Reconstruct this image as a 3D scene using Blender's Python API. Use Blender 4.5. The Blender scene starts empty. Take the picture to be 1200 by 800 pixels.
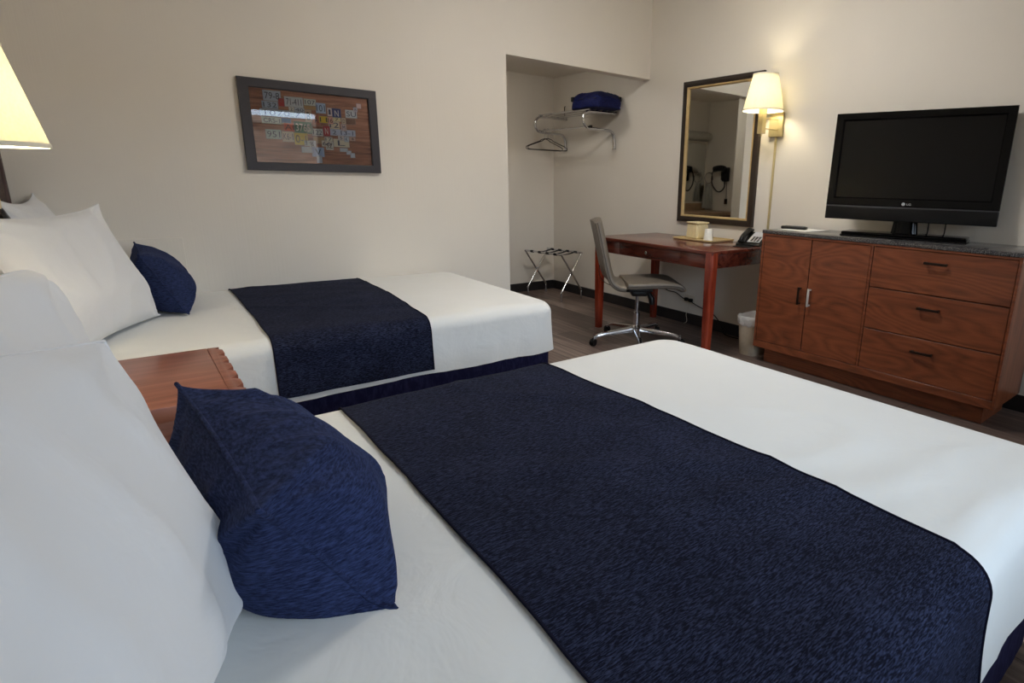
import bpy, bmesh, math, random
from mathutils import Vector, Matrix, noise
from mathutils.bvhtree import BVHTree
PI = math.pi
sc = bpy.context.scene
COL = sc.collection
random.seed(7)

# ------------------------------------------------------------------ room measures
XH, XW = -0.42, 3.694          # headboard wall, television wall
YF, YB = -0.90, 3.833          # window wall, picture wall
YA = 5.278                     # back of the alcove
XO, XL = 2.268, 1.15           # alcove opening edge, alcove left wall
ZS, ZC = 2.053, 2.78           # header underside, ceiling
BBH = 0.094                    # baseboard height

# ------------------------------------------------------------------ colour / materials
def lin(c):
    r = []
    for v in c[:3]:
        v = v / 255.0
        r.append(v / 12.92 if v <= 0.04045 else ((v + 0.055) / 1.055) ** 2.4)
    return (*r, 1.0)

def base_mat(name):
    m = bpy.data.materials.new(name); m.use_nodes = True
    nt = m.node_tree
    return m, nt, nt.nodes['Principled BSDF']

def setp(b, rough=.5, metal=0., spec=.5, coat=0., coat_rough=.05, sheen=0., sheen_rough=.4):
    b.inputs['Roughness'].default_value = rough
    b.inputs['Metallic'].default_value = metal
    b.inputs['Specular IOR Level'].default_value = spec
    b.inputs['Coat Weight'].default_value = coat
    b.inputs['Coat Roughness'].default_value = coat_rough
    b.inputs['Sheen Weight'].default_value = sheen
    b.inputs['Sheen Roughness'].default_value = sheen_rough

def tex(nt, scale=(1, 1, 1), rot=(0, 0, 0), loc=(0, 0, 0)):
    tc = nt.nodes.new('ShaderNodeTexCoord'); mp = nt.nodes.new('ShaderNodeMapping')
    mp.inputs['Scale'].default_value = scale; mp.inputs['Rotation'].default_value = rot
    mp.inputs['Location'].default_value = loc
    nt.links.new(tc.outputs['Object'], mp.inputs['Vector'])
    return mp.outputs['Vector']

def noise_node(nt, vec, scale, detail=3, rough=.5, dist=0):
    n = nt.nodes.new('ShaderNodeTexNoise')
    n.inputs['Scale'].default_value = scale; n.inputs['Detail'].default_value = detail
    n.inputs['Roughness'].default_value = rough; n.inputs['Distortion'].default_value = dist
    if vec is not None: nt.links.new(vec, n.inputs['Vector'])
    return n.outputs['Fac']

def ramp(nt, fac, stops):
    r = nt.nodes.new('ShaderNodeValToRGB'); e = r.color_ramp.elements
    while len(e) < len(stops): e.new(.5)
    for el, (p, c) in zip(e, stops): el.position = p; el.color = c
    nt.links.new(fac, r.inputs['Fac'])
    return r.outputs['Color']

def bump(nt, b, fac, strength=.2, dist=.01):
    bn = nt.nodes.new('ShaderNodeBump'); bn.inputs['Strength'].default_value = strength
    bn.inputs['Distance'].default_value = dist
    nt.links.new(fac, bn.inputs['Height']); nt.links.new(bn.outputs['Normal'], b.inputs['Normal'])

def plain(name, c, rough=.5, metal=0., spec=.5, var=.06, vscale=30, bumps=0, bscale=200, **k):
    m, nt, b = base_mat(name); setp(b, rough, metal, spec, **k)
    v = tex(nt); f = noise_node(nt, v, vscale)
    lo = tuple(max(0, q * (1 - var)) for q in lin(c)[:3]) + (1,)
    hi = tuple(min(1, q * (1 + var)) for q in lin(c)[:3]) + (1,)
    nt.links.new(ramp(nt, f, [(.3, lo), (.7, hi)]), b.inputs['Base Color'])
    if bumps: bump(nt, b, noise_node(nt, v, bscale), bumps, .002)
    return m

def wood(name, dark, mid, light, axis='y', rough=.35, scale=1., coat=.15, contrast=1., figure=0):
    """streaky veneer grain running along one axis"""
    m, nt, b = base_mat(name); setp(b, rough, coat=coat, coat_rough=.15)
    s = {'x': (1.2, 14, 14), 'y': (14, 1.2, 14), 'z': (14, 14, 1.2)}[axis]
    s = tuple(q * scale for q in s)
    v = tex(nt, s)
    w = noise_node(nt, v, 1.0, 4, .55, 1.6)
    v2 = tex(nt, tuple(q * 5 for q in s)); f2 = noise_node(nt, v2, 1.5, 3, .6)
    mx = nt.nodes.new('ShaderNodeMath'); mx.operation = 'MULTIPLY_ADD'
    nt.links.new(f2, mx.inputs[0]); mx.inputs[1].default_value = .35 * contrast
    if figure:
        # contour lines of a stretched noise give the arched figure of flat sawn veneer
        fs = {'x': (1.3, 6, 6), 'y': (6, 1.3, 6), 'z': (6, 6, 1.3)}[axis]
        n0 = noise_node(nt, tex(nt, fs), 1.0, 1.5, .4, .2)
        k = nt.nodes.new('ShaderNodeMath'); k.operation = 'MULTIPLY'; k.inputs[1].default_value = figure; nt.links.new(n0, k.inputs[0])
        pp_ = nt.nodes.new('ShaderNodeMath'); pp_.operation = 'PINGPONG'; pp_.inputs[1].default_value = .5; nt.links.new(k.outputs[0], pp_.inputs[0])
        mm = nt.nodes.new('ShaderNodeMath'); mm.operation = 'MULTIPLY_ADD'; mm.inputs[1].default_value = .42; nt.links.new(pp_.outputs[0], mm.inputs[0])
        hw = nt.nodes.new('ShaderNodeMath'); hw.operation = 'MULTIPLY_ADD'; hw.inputs[1].default_value = .45; hw.inputs[2].default_value = .17; nt.links.new(w, hw.inputs[0])
        nt.links.new(hw.outputs[0], mm.inputs[2]); w = mm.outputs[0]
    nt.links.new(w, mx.inputs[2])
    o = .17 * contrast
    nt.links.new(ramp(nt, mx.outputs[0], [(.30 + o, lin(dark)), (.5 + o, lin(mid)), (.72 + o, lin(light))]), b.inputs['Base Color'])
    bump(nt, b, mx.outputs[0], .05, .002)
    return m

def fabric(name, c0, c1, scale=(60, 300, 60), rough=.95, sheen=.3, lo=.42, hi=.66, bumps=.4, mid=None, rot=(0, 0, 0)):
    m, nt, b = base_mat(name); setp(b, rough, spec=.1, sheen=sheen)
    b.inputs['Sheen Tint'].default_value = lin(c1)
    v = tex(nt, scale, rot); f = noise_node(nt, v, 1.0, 3, .65)
    big = noise_node(nt, tex(nt, (6, 6, 6)), 1.0, 3)
    ma = nt.nodes.new('ShaderNodeMath'); ma.operation = 'MULTIPLY_ADD'
    nt.links.new(big, ma.inputs[0]); ma.inputs[1].default_value = .14; nt.links.new(f, ma.inputs[2])
    nt.links.new(ramp(nt, ma.outputs[0], [(lo + .07, lin(c0)), (hi + .07, lin(c1))]), b.inputs['Base Color'])
    bump(nt, b, f, bumps, .002)
    return m

WALL = (232, 226, 216)
def wall_mat():
    m, nt, b = base_mat('wall_paint'); setp(b, .85, spec=.2)
    f = noise_node(nt, tex(nt, (1.5, 1.5, 1.5)), 1.5, 3)
    a = lin(WALL); lo = tuple(q * .97 for q in a[:3]) + (1,)
    nt.links.new(ramp(nt, f, [(.3, lo), (.7, a)]), b.inputs['Base Color'])
    st = noise_node(nt, tex(nt, (90, 90, 2.2)), 1.0, 3)
    bump(nt, b, st, .16, .003)
    return m
M_WALL = wall_mat()
M_CEIL = plain('ceiling_paint', (232, 228, 218), .9, var=.02)
def floor_mat():
    m, nt, b = base_mat('floor_planks'); setp(b, .42, spec=.45)
    v = tex(nt, (1, 1, 1), (0, 0, PI / 2))
    br = nt.nodes.new('ShaderNodeTexBrick')
    br.offset = .37; br.inputs['Scale'].default_value = 1.0
    br.inputs['Brick Width'].default_value = 1.2; br.inputs['Row Height'].default_value = .15
    br.inputs['Mortar Size'].default_value = .0025; br.inputs['Bias'].default_value = 0
    br.inputs['Color1'].default_value = (.02, .02, .02, 1); br.inputs['Color2'].default_value = (.98, .98, .98, 1)
    br.inputs['Mortar'].default_value = (.4, .4, .4, 1)
    nt.links.new(v, br.inputs['Vector'])
    g = noise_node(nt, tex(nt, (38, 1.6, 1)), 1.0, 5, .65, .4)
    ma = nt.nodes.new('ShaderNodeMath'); ma.operation = 'MULTIPLY_ADD'
    nt.links.new(br.outputs['Color'], ma.inputs[0]); ma.inputs[1].default_value = .42; nt.links.new(g, ma.inputs[2])
    c = ramp(nt, ma.outputs[0], [(.35, lin((60, 49, 45))), (.7, lin((100, 84, 77))), (1.0, lin((146, 128, 118)))])
    mx = nt.nodes.new('ShaderNodeMix'); mx.data_type = 'RGBA'
    nt.links.new(br.outputs['Fac'], mx.inputs['Factor']); nt.links.new(c, mx.inputs['A'])
    mx.inputs['B'].default_value = lin((52, 42, 38))
    nt.links.new(mx.outputs['Result'], b.inputs['Base Color'])
    bump(nt, b, g, .08, .002)
    return m
M_FLOOR = floor_mat()
M_BASEBOARD = plain('baseboard_vinyl', (38, 35, 36), .5)
def cotton(name, c, s=40):
    m, nt, b = base_mat(name); setp(b, .85, spec=.15, sheen=.15)
    f = noise_node(nt, tex(nt, (3, 3, 3)), 1.0, 3)
    a = lin(c); lo = tuple(q * .97 for q in a[:3]) + (1,)
    nt.links.new(ramp(nt, f, [(.3, lo), (.7, a)]), b.inputs['Base Color'])
    n1 = noise_node(nt, tex(nt, (1, 1, 1)), 7, 4, .6, .6)
    bump(nt, b, n1, .22, .02)
    return m
M_SHEET = cotton('white_cotton', (228, 228, 225))
M_CASE = cotton('pillowcase_cotton', (228, 229, 231))
M_RUNNER = fabric('navy_woven_runner', (15, 16, 29), (64, 72, 102), (80, 460, 460), lo=.44, hi=.82, bumps=.5, sheen=.06)
M_VELVET = fabric('navy_chenille', (24, 28, 52), (52, 64, 102), (80, 80, 420), sheen=.42, lo=.36, hi=.72)
M_SKIRT = fabric('navy_bed_skirt', (32, 31, 58), (44, 43, 74), (60, 60, 20), sheen=.15, bumps=.2)
M_HEM = plain('navy_binding', (20, 20, 36), .9, spec=.1)
M_CHERRY = wood('cherry_wood', (60, 22, 16), (90, 38, 27), (114, 56, 40), 'y', .25, coat=.4)
M_CHERRYZ = wood('cherry_wood_upright', (92, 26, 15), (132, 48, 28), (160, 68, 42), 'z', .25, coat=.4)
M_OAK = wood('oak_veneer', (94, 48, 27), (124, 66, 39), (142, 80, 49), 'y', .38, coat=.1, figure=15)
M_OAKX = wood('oak_veneer_end', (88, 44, 24), (126, 68, 40), (150, 86, 54), 'z', .3, coat=.2)
M_NIGHT = wood('nightstand_wood', (116, 66, 50), (140, 84, 66), (158, 100, 82), 'x', .35, coat=.15, contrast=.6)
M_HEADBOARD = wood('headboard_walnut', (50, 30, 24), (74, 46, 36), (94, 60, 46), 'z', .45, coat=.05)
M_HEADPANEL = fabric('headboard_panel_fabric', (84, 74, 70), (104, 92, 86), (80, 80, 80))
def granite():
    m, nt, b = base_mat('speckled_granite'); setp(b, .14, spec=.6)
    f = noise_node(nt, tex(nt, (1, 1, 1)), 170, 3, .8)
    nt.links.new(ramp(nt, f, [(.36, lin((24, 24, 27))), (.52, lin((62, 60, 62))), (.66, lin((150, 146, 142)))]), b.inputs['Base Color'])
    return m
M_GRANITE = granite()
M_CHROME = plain('polished_chrome', (205, 205, 208), .14, 1., var=.02)
M_STEEL = plain('brushed_steel', (168, 166, 164), .3, 1., var=.05)
M_DARKMETAL = plain('dark_bronze', (52, 44, 40), .32, .85)
M_BRASS = plain('pale_brass', (208, 192, 146), .36, .45, var=.04)
M_BLACK = plain('black_plastic', (14, 14, 15), .36, spec=.3)
M_GLOSS = plain('piano_black', (6, 6, 7), .10, spec=.22)
M_SCREEN = plain('television_panel', (5, 5, 6), .24, spec=.34, var=.02)
M_RUBBER = plain('black_rubber', (26, 26, 28), .7)
M_LEATHER = plain('taupe_leather', (112, 103, 92), .42, var=.07, vscale=60, bumps=.15, bscale=500)
M_SEAM = plain('leather_stitching', (72, 65, 58), .7)
M_FRAME = plain('charcoal_frame', (50, 47, 52), .45)
M_MIRFRAME = plain('espresso_frame', (46, 36, 30), .3)
M_GOLD = plain('gilt_lip', (200, 174, 126), .38, .35)
def mirror_mat(name='mirror_silver'):
    m, nt, b = base_mat(name); setp(b, .02, 1.)
    b.inputs['Base Color'].default_value = (.78, .79, .76, 1); return m
M_MIRROR = mirror_mat()
M_BAG = fabric('royal_blue_nylon', (19, 23, 62), (33, 40, 94), (120, 120, 120), .6, .15)
M_STRAP = plain('black_webbing', (24, 24, 26), .8)
M_BIN = plain('beige_plastic', (200, 186, 164), .45)
M_CREAM = plain('cream_plastic', (222, 208, 168), .4)
M_TRAY = plain('tan_tray', (200, 176, 128), .4)
M_CUP = plain('white_cup', (232, 232, 226), .5)
M_PAPER = plain('white_paper', (236, 234, 228), .8)
M_TOWEL = fabric('white_terry', (206, 206, 200), (232, 232, 226), (160, 160, 160))
M_PLATE = plain('ivory_plate', (214, 206, 190), .45)
M_LINER = None
def liner():
    m, nt, b = base_mat('clear_bag_liner'); setp(b, .18)
    b.inputs['Base Color'].default_value = (.86, .86, .86, 1); b.inputs['Alpha'].default_value = .62
    bump(nt, b, noise_node(nt, tex(nt, (1, 1, 1)), 60, 3), .8, .01); return m
M_LINER = liner()
def shade_mat():
    m, nt, b = base_mat('lamp_shade_linen')
    nt.nodes.remove(b); out = nt.nodes['Material Output']
    d = nt.nodes.new('ShaderNodeBsdfDiffuse'); t = nt.nodes.new('ShaderNodeBsdfTranslucent'); mx = nt.nodes.new('ShaderNodeMixShader')
    f = noise_node(nt, tex(nt, (1, 1, 1)), 160, 2)
    c = ramp(nt, f, [(.3, lin((242, 239, 222))), (.7, lin((249, 246, 232)))])
    nt.links.new(c, d.inputs['Color']); nt.links.new(c, t.inputs['Color']); mx.inputs[0].default_value = .42
    nt.links.new(d.outputs[0], mx.inputs[1]); nt.links.new(t.outputs[0], mx.inputs[2]); nt.links.new(mx.outputs[0], out.inputs['Surface'])
    return m
M_SHADE = shade_mat()
M_TRIM = plain('shade_trim', (238, 232, 212), .8)
def emit(name, c, s):
    m, nt, b = base_mat(name); b.inputs['Emission Color'].default_value = (*c, 1); b.inputs['Emission Strength'].default_value = s
    b.inputs['Base Color'].default_value = (.9, .9, .9, 1); return m
M_BULB = emit('warm_bulb', (1.0, .87, .60), 115)
M_ROOMFILL = emit('added_room_fill', (1.0, .97, .93), 28)  # glow of the added room fill lamp
M_ALCFILL = emit('added_alcove_fill', (1.0, .95, .86), 13)  # glow of the added alcove fill lamp
def glass_mat(name, f0=.06):
    m, nt, b = base_mat(name); nt.nodes.remove(b); out = nt.nodes['Material Output']
    t = nt.nodes.new('ShaderNodeBsdfTransparent'); g = nt.nodes.new('ShaderNodeBsdfGlossy'); g.inputs['Roughness'].default_value = .01
    fr = nt.nodes.new('ShaderNodeFresnel'); fr.inputs['IOR'].default_value = 1.5
    mx = nt.nodes.new('ShaderNodeMixShader')
    nt.links.new(fr.outputs[0], mx.inputs[0]); nt.links.new(t.outputs[0], mx.inputs[1]); nt.links.new(g.outputs[0], mx.inputs[2])
    nt.links.new(mx.outputs[0], out.inputs['Surface']); return m
M_GLASS = glass_mat('clear_glass')
M_WINFRAME = plain('window_aluminium', (120, 112, 104), .4, .6)
M_OUTBLD = plain('outdoor_stucco', (176, 150, 128), .9, var=.1, vscale=4)
M_ASPH = plain('outdoor_asphalt', (120, 112, 108), .9, var=.15, vscale=6)

# ------------------------------------------------------------------ object helpers
LOC = {}
def link(o): COL.objects.link(o); return o
def meta(o, label=None, cat=None, group=None, kind=None):
    if label: o['label'] = label
    if cat: o['category'] = cat
    if group: o['group'] = group
    if kind: o['kind'] = kind
    return o
def thing(name, label, cat, loc=(0, 0, 0), group=None):
    o = bpy.data.objects.new(name, None); o.empty_display_size = .05
    link(o); o.location = loc; LOC[o.name] = Vector(loc)
    return meta(o, label, cat, group)
def mesh_obj(name, bm, mats, parent=None, loc=None, smooth=35, label=None):
    """bm is in world coordinates; its origin moves to the thing's base"""
    if parent is not None: L = LOC[parent.name]
    else: L = Vector(loc if loc is not None else (0, 0, 0))
    bm.transform(Matrix.Translation(-L))
    bmesh.ops.recalc_face_normals(bm, faces=bm.faces)
    me = bpy.data.meshes.new(name); bm.to_mesh(me); bm.free()
    if not isinstance(mats, (list, tuple)): mats = [mats]
    for m in mats: me.materials.append(m)
    if smooth:
        for p in me.polygons: p.use_smooth = True
        me.set_sharp_from_angle(angle=math.radians(smooth))
    o = bpy.data.objects.new(name, me); link(o)
    if parent is not None: o.parent = parent
    else: o.location = L
    LOC[o.name] = L
    if label: o['label'] = label
    return o
def part(name, bm, mats, parent, smooth=35, label=None): return mesh_obj(name, bm, mats, parent, None, smooth, label)
def single(name, bm, mats, label, cat, loc, group=None, smooth=35):
    return meta(mesh_obj(name, bm, mats, None, loc, smooth), label, cat, group)
def struct(name, bm, mats, parent=None, smooth=0):
    o = mesh_obj(name, bm, mats, parent, (0, 0, 0) if parent is None else None, smooth)
    o['kind'] = 'structure'
    return o
def setmat(bm, n0, idx):
    bm.faces.ensure_lookup_table()
    for f in bm.faces[n0:]: f.material_index = idx
def box(bm, a, b, bev=0, seg=2, idx=0, M=None):
    t = bmesh.new()
    bmesh.ops.create_cube(t, size=1)
    s = [abs(b[i] - a[i]) for i in range(3)]; c = [(a[i] + b[i]) / 2 for i in range(3)]
    bmesh.ops.scale(t, vec=s, verts=t.verts); bmesh.ops.translate(t, vec=c, verts=t.verts)
    if bev: bmesh.ops.bevel(t, geom=list(t.edges), offset=min(bev, min(s) * .49), segments=seg, affect='EDGES', profile=.5)
    merge(bm, t, idx, M); return bm
def merge(bm, t, idx=0, M=None):
    if M is not None: t.transform(M)
    mp = {v: bm.verts.new(v.co) for v in t.verts}
    for f in t.faces:
        try:
            nf = bm.faces.new([mp[v] for v in f.verts]); nf.material_index = idx if idx is not None else f.material_index
        except ValueError: pass
    t.free()
def B(*boxes, bev=0, seg=2, M=None):
    bm = bmesh.new()
    for q in boxes: box(bm, q[0], q[1], bev, seg, 0, M)
    return bm
def tube(bm, pts, r, n=10, idx=0, closed=False, M=None, radii=None):
    pts = [Vector(p) for p in pts]
    if M is not None: pts = [M @ p for p in pts]
    N = len(pts); rings = []; up = None
    for i, p in enumerate(pts):
        if closed: d = pts[(i + 1) % N] - pts[i - 1]
        else: d = pts[min(i + 1, N - 1)] - pts[max(i - 1, 0)]
        d.normalize()
        if up is None:
            up = Vector((0, 0, 1)) if abs(d.z) < .9 else Vector((1, 0, 0))
        u = (up - d * up.dot(d)); 
        if u.length < 1e-6: u = d.orthogonal()
        u.normalize(); up = u; w = d.cross(u)
        rr = radii[i] if radii else r
        rings.append([bm.verts.new(p + (u * math.cos(2 * PI * k / n) + w * math.sin(2 * PI * k / n)) * rr) for k in range(n)])
    for i in range(N if closed else N - 1):
        a, b = rings[i], rings[(i + 1) % N]
        for k in range(n):
            f = bm.faces.new((a[k], a[(k + 1) % n], b[(k + 1) % n], b[k])); f.material_index = idx
    if not closed:
        for rg in (rings[0], rings[-1]):
            f = bm.faces.new(rg); f.material_index = idx
    return bm
def smooth_path(pts, n=8):
    """Catmull-Rom through points"""
    P = [Vector(p) for p in pts]; out = []
    for i in range(len(P) - 1):
        p0 = P[max(i - 1, 0)]; p1 = P[i]; p2 = P[i + 1]; p3 = P[min(i + 2, len(P) - 1)]
        for k in range(n):
            t = k / n
            out.append(.5 * ((2 * p1) + (p2 - p0) * t + (2 * p0 - 5 * p1 + 4 * p2 - p3) * t * t + (3 * p1 - p0 - 3 * p2 + p3) * t ** 3))
    out.append(P[-1]); return out
def T(pts, r, n=10, sm=0, M=None): return tube(bmesh.new(), smooth_path(pts, sm) if sm else pts, r, n, M=M)
def lathe(bm, prof, c=(0, 0, 0), n=40, idx=0, M=None, sx=1, sy=1, cap=False):
    t = bmesh.new(); rings = []
    for r, z in prof:
        rings.append([t.verts.new((c[0] + sx * r * math.cos(2 * PI * k / n), c[1] + sy * r * math.sin(2 * PI * k / n), c[2] + z)) for k in range(n)])
    for a, b in zip(rings, rings[1:]):
        for k in range(n): t.faces.new((a[k], a[(k + 1) % n], b[(k + 1) % n], b[k]))
    if cap: t.faces.new(rings[0]); t.faces.new(rings[-1])
    merge(bm, t, idx, M); return bm
def prism(bm, outline, z0, z1, M=None, idx=0, bev=0):
    t = bmesh.new()
    lo = [t.verts.new((x, y, z0)) for x, y in outline]; hi = [t.verts.new((x, y, z1)) for x, y in outline]
    t.faces.new(lo[::-1]); t.faces.new(hi); n = len(lo)
    for k in range(n): t.faces.new((lo[k], lo[(k + 1) % n], hi[(k + 1) % n], hi[k]))
    bmesh.ops.recalc_face_normals(t, faces=t.faces)
    if bev:
        es = [e for e in t.edges if len(e.link_faces) == 2 and e.calc_face_angle(0) > .5]
        bmesh.ops.bevel(t, geom=es, offset=bev, segments=2, affect='EDGES', profile=.5)
    merge(bm, t, idx, M); return bm
def text_bm(s, size, M, extrude=.0004, idx=0, bm=None, fit=None):
    """lettering as a mesh, centred on M's origin in its xy plane"""
    cu = bpy.data.curves.new('lettering', 'FONT'); cu.body = s; cu.size = size; cu.extrude = extrude
    cu.align_x = 'CENTER'; cu.align_y = 'CENTER'; cu.resolution_u = 3
    o = bpy.data.objects.new('lettering', cu); link(o)
    dg = bpy.context.evaluated_depsgraph_get(); ev = o.evaluated_get(dg); me = bpy.data.meshes.new_from_object(ev)
    t = bmesh.new(); t.from_mesh(me)
    bpy.data.objects.remove(o); bpy.data.curves.remove(cu); bpy.data.meshes.remove(me)
    if fit and t.verts:
        xs = [v.co.x for v in t.verts]; ys = [v.co.y for v in t.verts]
        w, h = max(xs) - min(xs), max(ys) - min(ys); cx, cy = (max(xs) + min(xs)) / 2, (max(ys) + min(ys)) / 2
        for v in t.verts: v.co.x = (v.co.x - cx) * fit[0] / w; v.co.y = (v.co.y - cy) * fit[1] / h
    if bm is None: bm = bmesh.new()
    merge(bm, t, idx, M); return bm
def frame_M(o, ex, ey, ez):
    m = Matrix.Identity(4)
    for i, e in enumerate((Vector(ex), Vector(ey), Vector(ez))): m.col[i][:3] = e
    m.col[3][:3] = Vector(o); return m
def rotz(c, a): return Matrix.Translation(Vector(c)) @ Matrix.Rotation(a, 4, 'Z')

# ------------------------------------------------------------------ ROOM SHELL
t = .10
struct('floor', B(((XH - t, YF - t, -.06), (XW + t, YA + t, 0))), M_FLOOR)
struct('ceiling', B(((XH - t, YF - t, ZC), (XW + t, YB + .11, ZC + .08))), M_CEIL)
struct('wall_right', B(((XW, YF - t, 0), (XW + t, YA + t, ZC))), M_WALL)
struct('wall_left', B(((XH - t, YF - t, 0), (XH, YB + .11, ZC))), M_WALL)
struct('wall_back', B(((XH, YB, 0), (XO, YB + .11, ZC)), ((XO, YB, ZS), (XW, YB + .11, ZC))), M_WALL)
struct('wall_alcove_back', B(((XL - t, YA, 0), (XW, YA + t, 2.33))), M_WALL)
struct('wall_alcove_left', B(((XL - t, YB + .11, 0), (XL, YA, 2.33))), M_WALL)
struct('ceiling_alcove', B(((XL - t, YB + .11, 2.225), (XW, YA + t, 2.33))), M_WALL)
# window wall with two openings
W1 = (0.05, 2.20); W2 = (2.84, 3.50); WZ = (.72, 2.005)
struct('wall_front', B(((XH - t, YF - t, 0), (XW + t, YF, WZ[0])), ((XH - t, YF - t, WZ[1]), (XW + t, YF, ZC)),
                       ((XH - t, YF - t, WZ[0]), (W1[0], YF, WZ[1])), ((W1[1], YF - t, WZ[0]), (W2[0], YF, WZ[1])),
                       ((W2[1], YF - t, WZ[0]), (XW + t, YF, WZ[1]))), M_WALL)
for i, (a, b_) in enumerate((W1, W2)):
    fw = .035
    y0, y1 = YF - .075, YF - .025
    boxes = [((a, y0, WZ[0]), (b_, y1, WZ[0] + fw)), ((a, y0, WZ[1] - fw), (b_, y1, WZ[1])),
             ((a, y0, WZ[0] + fw), (a + fw, y1, WZ[1] - fw)), ((b_ - fw, y0, WZ[0] + fw), (b_, y1, WZ[1] - fw))]
    if i == 0:
        c = (a + b_) / 2; boxes.append(((c - .02, y0, WZ[0] + fw), (c + .02, y1, WZ[1] - fw)))
    w = struct('window_%d' % (i + 1), B(*boxes), M_WINFRAME)
    part('window_pane', B(((a + fw, YF - .052, WZ[0] + fw), (b_ - fw, YF - .048, WZ[1] - fw))), M_GLASS, w, 0)
# baseboards
bt = .012
struct('baseboard_right', B(((XW - bt, YF, 0), (XW, YA, BBH)), bev=.003), M_BASEBOARD)
struct('baseboard_back', B(((XH, YB - bt, 0), (XO, YB, BBH))), M_BASEBOARD)
struct('baseboard_alcove', B(((XL, YA - bt, 0), (XW - bt, YA, BBH)), ((XL, YB + .11, 0), (XL + bt, YA - bt, BBH))), M_BASEBOARD)
struct('baseboard_left', B(((XH, YF, 0), (XH + bt, YB - bt, BBH))), M_BASEBOARD)
# painted access board on the picture wall beside the far pillows
struct('trim_1', B(((-.18, YB - .009, .30), (.24, YB, .85)), bev=.002), M_WALL)
# outdoors seen only as a reflection
struct('ground', B(((-30, -40, -.16), (34, YF - t, -.10))), M_ASPH)
bm = B(((-26, -13, -.12), (30, -12, 2.80)), ((-26, -12.0, 2.60), (30, -11.7, 2.80)))
struct('outdoor_building', bm, M_OUTBLD)  # added building outdoors, height set to limit the reflected sky strip

# ------------------------------------------------------------------ BEDS
def rrect(x0, x1, y0, y1, r, n=8, step=.04):
    """rounded rectangle outline, corners only at the foot (x1), closed loop of fixed topology"""
    pts = []
    def seg(p, q, k):
        for i in range(k): pts.append((p[0] + (q[0] - p[0]) * i / k, p[1] + (q[1] - p[1]) * i / k))
    kx, ky = 50, 36
    seg((x0, y0), (x1 - r, y0), kx)
    for i in range(n): a = -PI / 2 + PI / 2 * i / n; pts.append((x1 - r + r * math.cos(a), y0 + r + r * math.sin(a)))
    seg((x1, y0 + r), (x1, y1 - r), ky)
    for i in range(n): a = PI / 2 * i / n; pts.append((x1 - r + r * math.cos(a), y1 - r + r * math.sin(a)))
    seg((x1 - r, y1), (x0, y1), kx)
    seg((x0, y1), (x0, y0), ky)
    return pts
BT, HEM, RB = .555, .292, .060    # bed top, coverlet hem, shoulder radius
def coverlet(x0, x1, y0, y1, seed, wall_side=False):
    levels = []
    for k in range(7): levels.append((0, HEM + (BT - RB - HEM) * k / 6))
    for k in range(1, 9):
        a = PI / 2 * k / 8; levels.append((RB * (1 - math.cos(a)), BT - RB + RB * math.sin(a)))
    ins = RB
    half = (y1 - y0) / 2
    while ins < half - .03:
        ins += .032; levels.append((min(ins, half - .012), BT))
    bm = bmesh.new(); rings = []
    for inset, z in levels:
        r = max(.095 - inset * .5, .012)
        pts = rrect(x0, x1 - inset, y0 + inset, y1 - inset, r)
        ring = []
        for (x, y) in pts:
            v = (y - y0) / (y1 - y0) * 2 - 1; u = (x - x0) / (x1 - x0)
            zz = z; n3 = Vector((x * 2.3 + seed, y * 2.3, z * 2))
            if inset >= RB * .9:
                zz += .014 * (1 - v * v) * (1 - max(0, u * 2 - 1) ** 4) + .008 * noise.noise(n3)
                cr = noise.noise(Vector((x * 1.3 + y * 2.2 + seed * 3, y * 1.2 - x * .8, seed)))
                zz += .006 * max(0, 1 - abs(cr) * 14)
            else:
                s = (BT - z) / (BT - HEM)
                per = x * 9 + y * 11
                w = (.010 * noise.noise(Vector((per, z * 2, seed))) + .006 * noise.noise(Vector((per * 2.2, z * 3, seed + 5)))) * s
                lift = .012 * noise.noise(Vector((x * 3, y * 3, seed + 9)))
                w += .014 * s * s
                if z < HEM + .001: zz += lift
                cx, cy = 0, 0
                if abs(y - y0) < .12 and y < y0 + inset + .1: cy = -1
                elif abs(y - y1) < .12: cy = 1 if not wall_side else .15
                if x > x1 - .12: cx = 1
                l = math.hypot(cx, cy) or 1
                x += cx / l * w; y += cy / l * w
            ring.append(bm.verts.new((x, y, zz)))
        rings.append(ring)
    n = len(rings[0])
    for a, b in zip(rings, rings[1:]):
        for k in range(n): bm.faces.new((a[k], a[(k + 1) % n], b[(k + 1) % n], b[k]))
    # close the middle
    bm.faces.new(rings[-1])
    bmesh.ops.triangulate(bm, faces=[bm.faces[-1]] if False else [f for f in bm.faces if len(f.verts) > 4])
    return bm
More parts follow.
